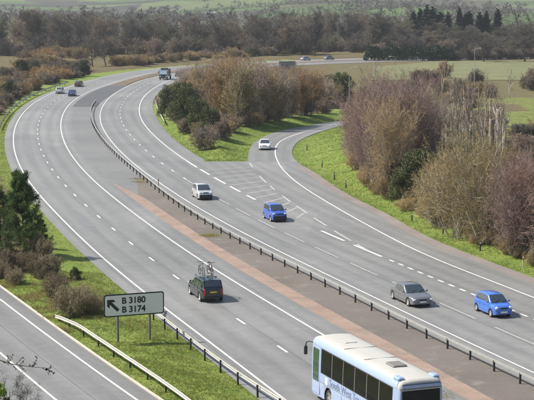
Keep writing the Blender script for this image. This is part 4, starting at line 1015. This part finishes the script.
# left: pines and scrub on the wedge between slip road and carriageway
rows('pine_tree', K_PINE, [(22, 257, 172, 44, 'dark green pine on the rough bank at the left edge'), (0, 244, 186, 34, 'pine cut by the left edge behind its dark neighbour')], 'tree')
rows('pine_tree', K_PINE, [(40, 248, 218, 16, 'small pine in the right flank of the pine clump'), (-12, 252, 200, 36, 'pine mostly outside the left edge')], 'tree')
rows('bare_shrub', K_BRAMBLE, [(73, 315, 282, 42, 'large grey brown bramble bush just left of the road sign'), (91, 313, 291, 28, 'low bramble bush touching the left post of the sign'), (57, 296, 272, 24, 'bramble bush between the pine and the sign'),
     (42, 278, 257, 22, 'tangled bramble under the right side of the pine'), (14, 284, 267, 22, 'dry bramble below the pine near the slip road'), (26, 270, 250, 22, 'bramble at the foot of the pine trunk'), (-2, 278, 260, 22, 'bramble at the left edge below the pines')], 'bush', None)
rows('bare_shrub', K_SCRUB, [(42, 260, 234, 22, 'grey leafless shrub beside the pine, leaning to the road'), (50, 278, 252, 18, 'thin leafless shrub standing among the brambles'), (8, 272, 248, 22, 'leafless shrub in front of the left-edge pine')], 'bush', None, T_BRAMBLE)
rows('evergreen_bush', K_EVER, [(76, 280, 267, 12, 'small dark evergreen bush above the large bramble')], 'bush')
# camera-side bank: bare sapling and green shrub in the bottom left corner
p = P(-6, 440)
sx_, sy_ = p.x, p.y
plant('bare_sapling', K_SAPLING, P(18, 425).x, P(18, 425).y, 2.9, 2.6, 'dark leafless sapling in the bottom left corner over the slip road', 'sapling', z=0.0)
plant('evergreen_bush', K_GREEN, P(-2, 428).x, P(-2, 428).y, 2.4, 1.5, 'bright green bush in the very bottom left corner', 'bush', crown=L_BRIGHT, z=0.0)
def budding_branch():
    rg = np.random.default_rng(44); p0 = P(-30, 432); t = empty('overhanging_tree', (p0.x, p0.y, 0))
    zt = lambda py: CH - (CH * 1.0) * (py - Y0) / (432 - Y0); sc = CH / (432 - Y0)
    main = [(0, 0, -.2), (.15, 0, 1.6), (.6, .05, 2.9), (28 * sc, 0, zt(357)), (44 * sc, 0, zt(362)), (60 * sc, .1, zt(365)), (82 * sc, .1, zt(367))]
    main = np.array([main]); s = prisms(main, np.array([.055]), .2)
    c, rc = children(main, np.array([.03]), 16, .55, (55, 12), .085, 3, .12, .14, rg, .3); tw = prisms(c, rc * 0 + .014, .5, .008)
    tips = np.repeat(c[:, 1:].reshape(-1, 3), 3, 0); tips = tips + rg.normal(0, .03, tips.shape); bd = leaves(tips, .10, rg, .6, .5)
    mesh_obj('trunk', *s, T_DARK, t); tag(mesh_obj('twigs', *tw, T_DARK, t), kind='stuff'); tag(mesh_obj('buds', *bd, T_DARK, t), kind='stuff')
    tag(t, 'dark budding branch reaching in over the slip road from the left edge', 'tree')
budding_branch()
# island between the main road and the joining slip road
rows('evergreen_bush', K_EVER, [(170, 116, 87, 22, 'dark evergreen bush at the left tip of the island planting'), (182, 123, 83, 26, 'tall dark evergreen bush next to the island guard rail'), (196, 132, 96, 22, 'dark evergreen bush above the round brown bush'),
     (209, 138, 106, 22, 'evergreen bush just behind the round brown bush'), (190, 114, 82, 20, 'evergreen bush in the second row of the island planting'), (176, 106, 84, 18, 'evergreen bush farthest up the island planting'), (342, 104, 72, 20, 'dark evergreen at the right end of the island trees'), (331, 98, 76, 14, 'evergreen left of the island end, behind orange twigs')], 'bush')
rows('round_bush', K_SCRUB, [(206, 150, 127, 30, 'round brown bush at the near corner of the island planting'), (186, 134, 117, 18, 'small brown bush on the island grass below the evergreens'), (222, 140, 118, 22, 'brown bush right of the round brown bush on the island')], 'bush', None, T_BROWN)
il = [(184, 104, 70, 24), (198, 108, 65, 24), (213, 116, 64, 24), (226, 122, 58, 24), (240, 126, 62, 26), (253, 124, 60, 24), (265, 122, 67, 22), (277, 121, 71, 24), (290, 118, 70, 24), (302, 116, 68, 26), (314, 113, 72, 24), (326, 110, 80, 20), (338, 108, 84, 18)]
for i, (a, b, tp, w) in enumerate(il):
    x, y, h, wm = at_px(a, b, tp, w); m_ = (T_PALE, T_TAN, T_PALE, T_ORANGE, T_OLIVE, T_PALE, T_TAN, T_BROWN, T_PALE, T_ORANGE, T_ORANGE, T_PALE, T_TAN)[i]
    ordn = ('first', 'second', 'third', 'fourth', 'fifth', 'sixth', 'seventh', 'eighth', 'ninth', 'tenth', 'eleventh', 'twelfth', 'last')[i]
    plant('bare_willow', K_WILLOW, x, y, h, wm, '%s leafless %s willow from the left in the front of the island wood' % (ordn, {T_TAN: 'tan', T_ORANGE: 'orange', T_OLIVE: 'olive', T_BROWN: 'brown', T_PALE: 'pinkish grey'}[m_]), 'tree', None, m_)
for i in range(20):
    a = 190 + i * 7.4 + random.uniform(-3, 3); b = random.uniform(94, 108); tp = np.interp(a, [185, 205, 230, 250, 270, 300, 340], [68, 62, 55, 56, 64, 66, 78]) + random.uniform(-1, 5)
    x, y, h, wm = at_px(a, b, tp, random.uniform(18, 24)); plant('bare_willow', K_WILLOW, x, y, h, wm, 'leafless twiggy willow filling the back of the island wood', 'tree', 'leafless willows at the back of the island wood', random.choice([T_ORANGE, T_PALE, T_BROWN, T_PALE]))
for i in range(18):
    a = np.interp(i, [0, 17], [178, 338]) + random.uniform(-4, 4); b = np.interp(a, [165, 205, 225, 270, 345], [122, 140, 134, 124, 112]) - random.uniform(1, 5)
    x, y, h, wm = at_px(a, b, b - random.uniform(12, 18), random.uniform(16, 24)); plant('scrub_bush', K_SCRUB, x, y, h, wm, 'low brown scrub at the foot of the island wood', 'bush', 'scrub at the foot of the island wood', random.choice([T_TAN, T_BROWN, T_OLIVE, T_BROWN]))
# right-hand bank
rd = [(355, 160, 96, 30), (364, 176, 92, 36), (378, 188, 82, 40), (392, 196, 95, 40), (370, 165, 80, 30), (385, 170, 74, 34), (400, 175, 76, 34), (414, 182, 84, 32), (405, 160, 72, 30), (424, 176, 92, 26)]
for i, (a, b, tp, w) in enumerate(rd):
    x, y, h, wm = at_px(a, b, tp, w); ordn = ('first', 'second', 'third', 'fourth', 'fifth', 'sixth', 'seventh', 'eighth', 'ninth', 'tenth')[i]
    plant('bare_birch', K_BIRCH, x, y, h, wm, '%s reddish leafless birch of the clump right of the slip road' % ordn if i < 0 else ('reddish leafless birch clump at the left end of the right-hand bank', 'reddish birch clump on the bank, second from the slip bend', 'tall reddish birch clump nearest the marker posts', 'pinkish tan birch clump above the ivy bushes', 'reddish birch clump behind, below the first street lamp', 'tallest purple brown birch clump behind the marker posts', 'purple brown birch clump below the farthest street lamp', 'purple brown birch clump left of the bare poles', 'reddish birch clump at the very back of the bank', 'thin reddish birch clump leaning on the bare poles')[i], 'tree', None, T_RED if i not in (3,) else T_TAN)
rows('ivy_bush', K_EVER, [(404, 204, 166, 22, 'ivy covered bush below the pinkish birch'), (418, 202, 150, 28, 'dark ivy bush left of the olive thicket'), (431, 200, 158, 20, 'ivy bush tucked against the olive thicket'), (398, 196, 160, 18, 'ivy bush inside the birch clump'), (425, 214, 184, 22, 'low ivy bush above the third marker post')], 'bush')
rows('willow_thicket', K_THICK, [(466, 236, 131, 96, 'huge rounded olive brown thicket above the right verge'), (443, 226, 158, 54, 'lower left lobe of olive thicket by the ivy'), (494, 243, 148, 62, 'olive thicket between the huge one and the red shrubs')], 'thicket')
rows('willow_thicket', K_THICK, [(480, 222, 138, 62, 'olive thicket rising behind the huge rounded one'), (452, 214, 152, 50, 'olive thicket behind the left lobe below the bare poles')], 'thicket')
rows('red_thicket', K_BIRCH, [(520, 256, 158, 62, 'reddish tan thicket at the right edge above the last marker'), (538, 252, 136, 72, 'tall reddish thicket cut by the right edge'), (514, 240, 150, 48, 'reddish thicket between the olive thicket and right edge'), (560, 272, 165, 60, 'reddish thicket beyond the right edge')], 'thicket', None, T_RED, T_BROWN)
for i in range(34):
    a = random.uniform(355, 545); b = np.interp(a, [344, 360, 383, 400, 427, 460, 495, 532, 560], [154, 178, 196, 206, 219, 234, 251, 266, 278]) - random.uniform(0, 9)
    x, y, h, wm = at_px(a, b, b - random.uniform(10, 22), random.uniform(16, 30)); plant('undergrowth_bush', K_BRAMBLE, x, y, h, wm, 'low brown bramble along the foot of the right-hand thickets', 'bush', 'brambles along the right-hand verge', random.choice([T_BRAMBLE, T_TAN, T_OLIVE]))
for i in range(46):
    a = 428 + i * 1.7 + random.uniform(-1.5, 1.5); b = random.uniform(148, 166); tp = random.uniform(72, 98) if i % 5 else random.uniform(60, 72)
    x, y, h, wm = at_px(a, b, tp, random.uniform(8, 14)); plant('bare_pole_tree', K_POLE, x, y, h, wm, 'slender grey leafless stem standing behind the olive thicket', 'tree', 'bare pole trees behind the olive thicket', None)
for i in range(30):
    a = random.uniform(426, 545); b = random.uniform(132, 172)
    x, y, h, wm = at_px(a, b, b - random.uniform(10, 18), random.uniform(24, 40)); plant('scrub_bush', K_SCRUB, x, y, h, wm, 'dark brown scrub among the bare poles and pollards', 'bush', 'scrub among the bare poles', random.choice([T_BROWN, T_WOOD, T_OLIVE]))
def pollard(a, b, tp, wpx, limbs, label):
    x, y, h, wm = at_px(a, b, tp, wpx); rg = np.random.default_rng(int(a)); t = empty('pollarded_tree', (x, y, hz(x, y) - .1)); r = wm / 2
    MB().tube([(0, 0, 0), (.05, 0, h * .4), (-.03, .02, h * .75), (.02, 0, h)], [r * 1.25, r, r * .95, r * 1.05], 9).build('trunk', T_GREY, t, 50)
    for k in range(limbs):
        q = k * 2.2 + .4; MB().tube([(0, 0, h * .82), (math.cos(q) * r * 1.6, math.sin(q) * r * 1.6, h * .95), (math.cos(q) * r * 1.9, math.sin(q) * r * 1.9, h * 1.04)], [r * .6, r * .55, r * .55], 7).build('cut_limb', T_GREY, t, 50)
    s = polylines(np.array([[0, 0, h * .9]] * 14), norm(rg.normal(0, .5, (14, 3)) + [0, 0, 1]), rg.uniform(.6, 2.2, 14), 4, .12, .08, rg); mesh_obj('shoots', *prisms(s, np.full(14, .02), .4, .01), T_BROWN, t)
    tag(t, label, 'tree')
pollard(491, 160, 118, 5, 0, 'left, straight topped trunk of the three pollards'); pollard(498, 160, 108, 5.5, 3, 'tallest pollard trunk with stubby cut limbs'); pollard(504, 158, 119, 4.5, 1, 'right-hand pollard trunk with flat cut top')
for i in range(60):
    a = random.uniform(345, 545); b = random.uniform(78, 128)
    if a > 496 and b > 98: continue
    if a < 405 and b < 100: continue
    x, y, h, wm = at_px(a, b, b - random.uniform(8, 18), random.uniform(10, 20)); plant('scrub_bush', K_SCRUB, x, y, h, wm, 'leafless scrub between the slip road trees and the pale field', 'bush', 'scrub in front of the pale field', random.choice([T_BROWN, T_RED, T_TAN]))
CW = {T_ORANGE: 'rusty orange', T_BROWN: 'dull brown', T_TAN: 'pale tan', T_OLIVE: 'olive', T_RED: 'reddish', T_WOOD: 'grey brown', T_BRAMBLE: 'brown', T_MOSSWOOD: 'mossy olive'}
# far left scrub, trees along the outside of the bend
for i in range(120):
    a = random.uniform(-12, 84); b = np.interp(a, [-12, 0, 20, 40, 60, 84], [124, 114, 99, 89, 82, 76]) - random.uniform(2, 34) * (1 if i % 3 else .3)
    x, y, h, wm = at_px(a, b, b - random.uniform(7, 14), random.uniform(14, 24)); c_ = random.choice([T_ORANGE, T_BROWN, T_BROWN, T_WOOD, T_TAN, T_OLIVE]); plant('scrub_bush', K_SCRUB, x, y, h, wm, CW[c_] + ' scrub outside the far left bend', 'bush', 'scrub outside the far left bend', c_)
for i in range(36):
    y = random.uniform(215, 520); x = float(LE(y)) - random.uniform(9, 34); c_ = random.choice([T_BROWN, T_WOOD, T_TAN])
    if (x * FPX / y) > -262: continue
    plant('scrub_bush', K_SCRUB, x, y, random.uniform(2.5, 5), random.uniform(4, 7), CW[c_] + ' scrub beyond the left edge of the bend', 'bush', 'scrub beyond the left edge', c_)
rows('evergreen_bush', K_EVER, [(22, 79, 60, 14, 'dark evergreen left of a pair in the far left scrub'), (35, 78, 61, 12, 'dark evergreen right of a pair in the far left scrub'), (82, 76, 60, 16, 'dark bush on the grass above the far left bend'), (8, 100, 80, 14, 'evergreen low in the scrub at the left edge')], 'bush')
for i in range(64):
    a = random.uniform(112, 262); b = np.interp(a, [118, 160, 206, 262], [68, 63, 61, 58]) - random.uniform(0, 4)
    x, y, h, wm = at_px(a, b, b - random.uniform(5, 10), random.uniform(8, 16)); c_ = random.choice([T_OLIVE, T_TAN, T_BROWN]); plant('hedgerow_shrub', K_SCRUB, x, y, h, wm, CW[c_] + ' scrub along the far side of the distant road', 'bush', 'scrub along the distant road', c_)
rows('field_oak', K_OAK, [(93, 67, 33, 30, 'left of two spreading bare trees above the far left bend'), (106, 66, 34, 28, 'right of two spreading bare trees above the far left bend'), (525, 62, 24, 42, 'spreading bare oak at the right edge behind the pale field'), (484, 62, 32, 30, 'bare tree behind the pale field left of the oak')], 'tree')
# hedge right of the distant road, wood, conifers
for i in range(34):
    x = 58 + i * 2.4 + random.uniform(-1, 1); y = float(np.interp(x, [40, 100, 180], [546, 573, 592])) - random.uniform(0, 4); c_ = random.choice([T_WOOD, T_BROWN])
    plant('scrub_bush', K_SCRUB, x, y, random.uniform(3.2, 4.6), random.uniform(4, 6), CW[c_] + ' roadside scrub beyond the pale field, right of the dark hedge', 'bush', 'scrub beyond the pale field', c_, z=0)
def hedge():
    rg = np.random.default_rng(5); a0, b0 = P(364, 60.5), P(456, 60.5); t = empty('evergreen_hedge', ((a0.x + b0.x) / 2, a0.y, 0)); L = b0.x - a0.x; n = 26000
    x = rg.uniform(-L / 2, L / 2, n); hh = 4.4 + .6 * np.sin(x * .8) + .4 * np.sin(x * 2.1 + 1); hh *= np.clip((x + L / 2) / 1.5, .4, 1) * np.clip((L / 2 - x) / 1.5, .4, 1)
    q = rg.uniform(0, math.pi, n); pts = np.stack([x, np.cos(q) * 2.0 * rg.uniform(.8, 1.1, n), np.sin(q) ** .6 * hh * rg.uniform(.85, 1.05, n)], 1)
    mesh_obj('foliage', *leaves(pts, .45, rg, .6), L_HOLLY, t); s = polylines(np.stack([np.linspace(-L / 2 + 1, L / 2 - 1, 22), np.zeros(22), np.zeros(22) - .1], 1), np.tile([0, .1, 1.], (22, 1)), np.full(22, 3.4), 4, .1, 0, rg)
    mesh_obj('stems', *prisms(s, np.full(22, .1)), T_DARK, t); tag(t, 'long dark evergreen hedge at the end of the distant road', 'hedge')
hedge()
for i in range(190):
    y = random.uniform(590, 640) if i < 110 else random.uniform(640, 700); x = random.uniform(-.215, .19) * y
    if x > 20: y += 25 + max(0, x - 30) * .25
    tp = 13.8 + 1.6 * math.sin(x * .05) + random.uniform(-2.2, 1.6)
    if 50 < x < 130: tp -= 3.2
    c_ = random.choice([T_WOOD, T_WOOD, T_MOSSWOOD, T_BROWN]); plant('woodland_tree', K_WOOD, x, y, tp, random.uniform(8, 11.5), CW[c_] + ' bare tree of the dense wood across the valley', 'tree', 'bare trees of the far wood', c_)
for i in range(110):
    y = random.uniform(575, 640); x = random.uniform(-.18, .18) * y
    if x > 10: y += 22 + max(0, x - 20) * .3
    c_ = random.choice([T_BROWN, T_MOSSWOOD, T_WOOD, T_WOOD]); plant('woodland_shrub', K_SCRUB, x, y, random.uniform(3.5, 7), random.uniform(6, 9), CW[c_] + ' scrub along the foot of the far wood', 'bush', 'scrub along the foot of the far wood', c_)
wv, wf = [], []; o_ = 0; rgw = np.random.default_rng(77)
low = [join(*single_tree(60 + k, 13, .2, (11, 4, 3, 1), .08, 45, .085, .42)) for k in range(3)]
for i in range(70):
    y = rgw.uniform(700, 820); x = rgw.uniform(-.2, .2) * y; v, f = low[i % 3]; q = rgw.uniform(0, 6.28); c, s_ = math.cos(q), math.sin(q); k = rgw.uniform(.8, 1.12)
    wv.append(np.stack([(v[:, 0] * c - v[:, 1] * s_) * k + x, (v[:, 0] * s_ + v[:, 1] * c) * k + y, v[:, 2] * k + hz(x, y)], 1)); wf.append(f + o_); o_ += len(v)
wood = mesh_obj('far_wood', np.concatenate(wv), np.concatenate(wf), T_WOOD); tag(wood, 'mass of bare brown trees deeper in the far wood', 'wood', kind='stuff')
cl = ['conifer at the left end of the dark conifer row', 'second conifer from the left in the dark row', 'tallest conifer of the left clump', 'conifer at the right of the left clump', 'small conifer right of the left clump', 'conifer in the middle gap of the row', 'lone pointed conifer left of the middle', 'conifer just right of the middle of the row', 'blunt conifer of the right half', 'conifer left of the tall right one', 'narrow conifer beside the tall right one', 'tallest conifer at the right end of the row', 'low conifer behind the right half']
for (a, tp), lb in zip(((411, 13.5), (418, 11), (424, 8.5), (430, 10), (437, 13.5), (445, 14), (456, 9.5), (466, 13), (476, 14.5), (483, 13), (481, 16), (494, 11.5), (462, 16)), cl):
    y = 674 + random.uniform(-8, 8); x = (a - 267) * y / FPX * 1.01; zt = CH - (tp - Y0) * y / FPX
    if lb.startswith('tallest conifer at'): y = 660; x = (a - 267) * y / FPX * 1.01; zt = CH - (tp - Y0) * y / FPX
    plant('conifer_tree', K_CONIFER, x, y, zt - hz(x, y), random.uniform(9, 12) if a < 440 else random.uniform(6.5, 10), lb, 'tree')
# far hillside: hedgerows, trees, buildings
def hill_hit(a, b):
    for y in np.arange(720, 3500, 4):
        x = (a - 267) * y / FPX; z = CH - (b - Y0) * y / FPX
        if hz(x, y) >= z: return x, y
    return None
rgh = np.random.default_rng(9); hv, hf, o_ = [], [], 0
blob = [leafy(90 + k, 6, 6, 260, .5, 14, .05, .7)[1] for k in range(4)]
pts_ = []
for k in range(20):
    y0 = rgh.uniform(880, 1750); x0 = rgh.uniform(-.17, .17) * y0; an = rgh.choice([rgh.normal(0, .12), rgh.normal(1.4, .3)], p=[.75, .25]); n = int(rgh.uniform(30, 80))
    for i in range(n): pts_.append((x0 + math.cos(an) * (i - n / 2) * 4.5, y0 + math.sin(an) * (i - n / 2) * 4.5, rgh.uniform(.45, .75) if rgh.random() > .12 else rgh.uniform(1.0, 1.7)))
for k in range(80): y = rgh.uniform(860, 1750); pts_.append((rgh.uniform(-.2, .2) * y, y, rgh.uniform(.8, 1.9)))
pts_ = [q for q in pts_ if abs(q[0]) < .18 * q[1] and q[1] > 850]
for i, (x, y, k) in enumerate(pts_):
    v, f = blob[i % 4]; q = rgh.uniform(0, 6.28); c, s_ = math.cos(q), math.sin(q)
    hv.append(np.stack([(v[:, 0] * c - v[:, 1] * s_) * k + x, (v[:, 0] * s_ + v[:, 1] * c) * k + y, v[:, 2] * k + hz(x, y)], 1)); hf.append(f + o_); o_ += len(v)
tag(mesh_obj('field_hedgerows', np.concatenate(hv), np.concatenate(hf), T_WOOD), 'brown hedgerows and trees scattered over the far hillside fields', 'hedgerow', kind='stuff')
def house(a, b, wpx, hpx, label, cat):
    hit = hill_hit(a, b)
    if not hit: return
    x, y = hit; m = y / FPX; w, hh = wpx * m, hpx * m; t = empty('house' if cat == 'house' else 'barn', (x, y, hz(x, y) - .3), R(6))
    MB().box((0, 0, hh * .5), (w, w * .55, hh)).build('wall', M_CANVAS, t)
    r = MB(); r.add([(-w * .53, -w * .31, hh), (w * .53, -w * .31, hh), (w * .53, w * .31, hh), (-w * .53, w * .31, hh), (-w * .53, 0, hh * 1.6), (w * .53, 0, hh * 1.6)], [(0, 1, 5, 4), (2, 3, 4, 5), (0, 4, 3), (1, 2, 5), (0, 3, 2, 1)]); r.build('roof', M_SLATE if cat == 'house' else M_GALV, t)
    for k in (-.28, .0, .28): MB().box((w * k, -w * .28, hh * .55), (w * .1, .1, hh * .35)).build('window', M_GLASS, t)
    tag(t, label, cat)
house(210.5, 14.5, 9.5, 2.0, 'long white barn alone in the far green fields', 'barn'); house(374, 6.5, 4, 1.8, 'small white house high on the far hillside', 'house')
house(508, 5, 3.5, 1.5, 'tiny pale house on the hillside at the far right', 'house')

# ------------------------------------------------------------------ grass on the verges (uncountable)
def grass(name, n, pick, hgt, mat, label, seed):
    rg = np.random.default_rng(seed); X, Y = pick(rg, n); Z = height(X, Y); m = len(X); k = 4
    X = np.repeat(X, k) + rg.normal(0, .05, m * k); Y = np.repeat(Y, k) + rg.normal(0, .05, m * k); Z = np.repeat(Z, k) - .01
    a = rg.uniform(0, 6.28, m * k); h = hgt * rg.uniform(.5, 1.5, m * k); w = .012 + .01 * rg.random(m * k); ln = rg.normal(0, .5, (m * k, 2)) * h[:, None]
    V = np.stack([np.stack([X - np.cos(a) * w, Y - np.sin(a) * w, Z], 1), np.stack([X + np.cos(a) * w, Y + np.sin(a) * w, Z], 1), np.stack([X + ln[:, 0], Y + ln[:, 1], Z + h], 1)], 1).reshape(-1, 3)
    o = mesh_obj(name, V, (np.arange(m * k) * 3)[:, None] + np.arange(3)[None], mat); tag(o, label, 'grass', kind='stuff')
def patchy(rg, X, Y, dens): return rg.random(len(X)) < np.clip(dens + .45 * vnoise(X, Y, .9), .05, 1)
def wedge(rg, n):
    Y = rg.uniform(74, 125, n); a = XK(Y) + .12; b = LE(Y) - 1.4; X = a + (b - a) * rg.random(n); k = (b > a) & patchy(rg, X, Y, .75); return X[k], Y[k]
def left_verge(rg, n):
    Y = rg.uniform(122, 300, n); b = LE(Y) - 1.4; X = b - rg.uniform(0, 1, n) * np.interp(Y, [122, 150, 170, 300], [4.8, 3.2, 2.2, 2.4]); k = patchy(rg, X, Y, .8); return X[k], Y[k]
def right_verge(rg, n):
    Y = rg.uniform(105, 285, n); X = SK(Y) + .05 + rg.random(n) * np.interp(Y, [56, 128, 147, 167, 192, 223, 290], [3.2, 3.1, 3.9, 3.6, 4.8, 7.4, 8]); k = patchy(rg, X, Y, .8); return X[k], Y[k]
def island(rg, n):
    Y = rg.uniform(YN, 300, n); a = IE(Y) + .05; b = SI(np.minimum(Y, 292)) - .05; X = a + (b - a) * rg.random(n); k = ((X - a < 8) | (b - X < 9) | (Y < YN + 22)) & patchy(rg, X, Y, .8); return X[k], Y[k]
grass('verge_grass', 30000, wedge, .09, L_BLADE, 'short green grass on the wedge around the road sign', 1)
grass('verge_grass', 11000, left_verge, .10, L_BLADE, 'green grass on the verge beside the left carriageway', 2)
grass('verge_grass', 20000, right_verge, .10, L_BLADE, 'bright green grass on the verge of the joining slip road', 3)
grass('verge_grass', 14000, island, .12, L_BLADE, 'green grass on the island bank below the willows', 4)
def dry(rg, n):
    Y = rg.uniform(102, 175, n); X = np.where(rg.random(n) < .5, XK(Y) + rg.uniform(0, 2.8, n), XK(Y) + rg.uniform(2, 12, n)); k = (X < LE(Y) - np.where(Y > 118, 4.5, 2.0)) & (vnoise(X, Y, 1.2) + .5 * vnoise(X + 30, Y, 3) > .15); return X[k], Y[k]
grass('dry_grass', 20000, dry, .2, M_DRYBLADE, 'tufts of straw coloured dead grass among the brambles', 5)
def med(rg, n):
    C = [P(139.5, 179), P(141, 182), P(212, 235.5), P(208, 236), P(435, 396)]; i = rg.integers(0, len(C), n); cx_ = np.array([c.x for c in C])[i]; cy_ = np.array([c.y for c in C])[i]
    return cx_ + rg.normal(0, .55, n), cy_ + rg.normal(0, .5, n)
grass('reservation_grass', 1600, med, .14, M_DRYBLADE, 'yellow grass tufts growing in the central reservation gravel', 6)

# ------------------------------------------------------------------ air
hb = MB().box((0, 1995, 64), (5400, 4100, 130)).build('haze', None); tag(hb, 'thin pale air over the whole valley', 'haze', kind='stuff')
hm = bpy.data.materials.new('haze'); hm.use_nodes = True; hn = hm.node_tree.nodes; hn.remove(hn['Principled BSDF']); pv = hn.new('ShaderNodeVolumePrincipled')
pv.inputs['Color'].default_value = (.86, .92, 1.0, 1); pv.inputs['Density'].default_value = .00011; pv.inputs['Anisotropy'].default_value = .25
hm.node_tree.links.new(pv.outputs[0], hn['Material Output'].inputs['Volume']); hb.data.materials.append(hm)
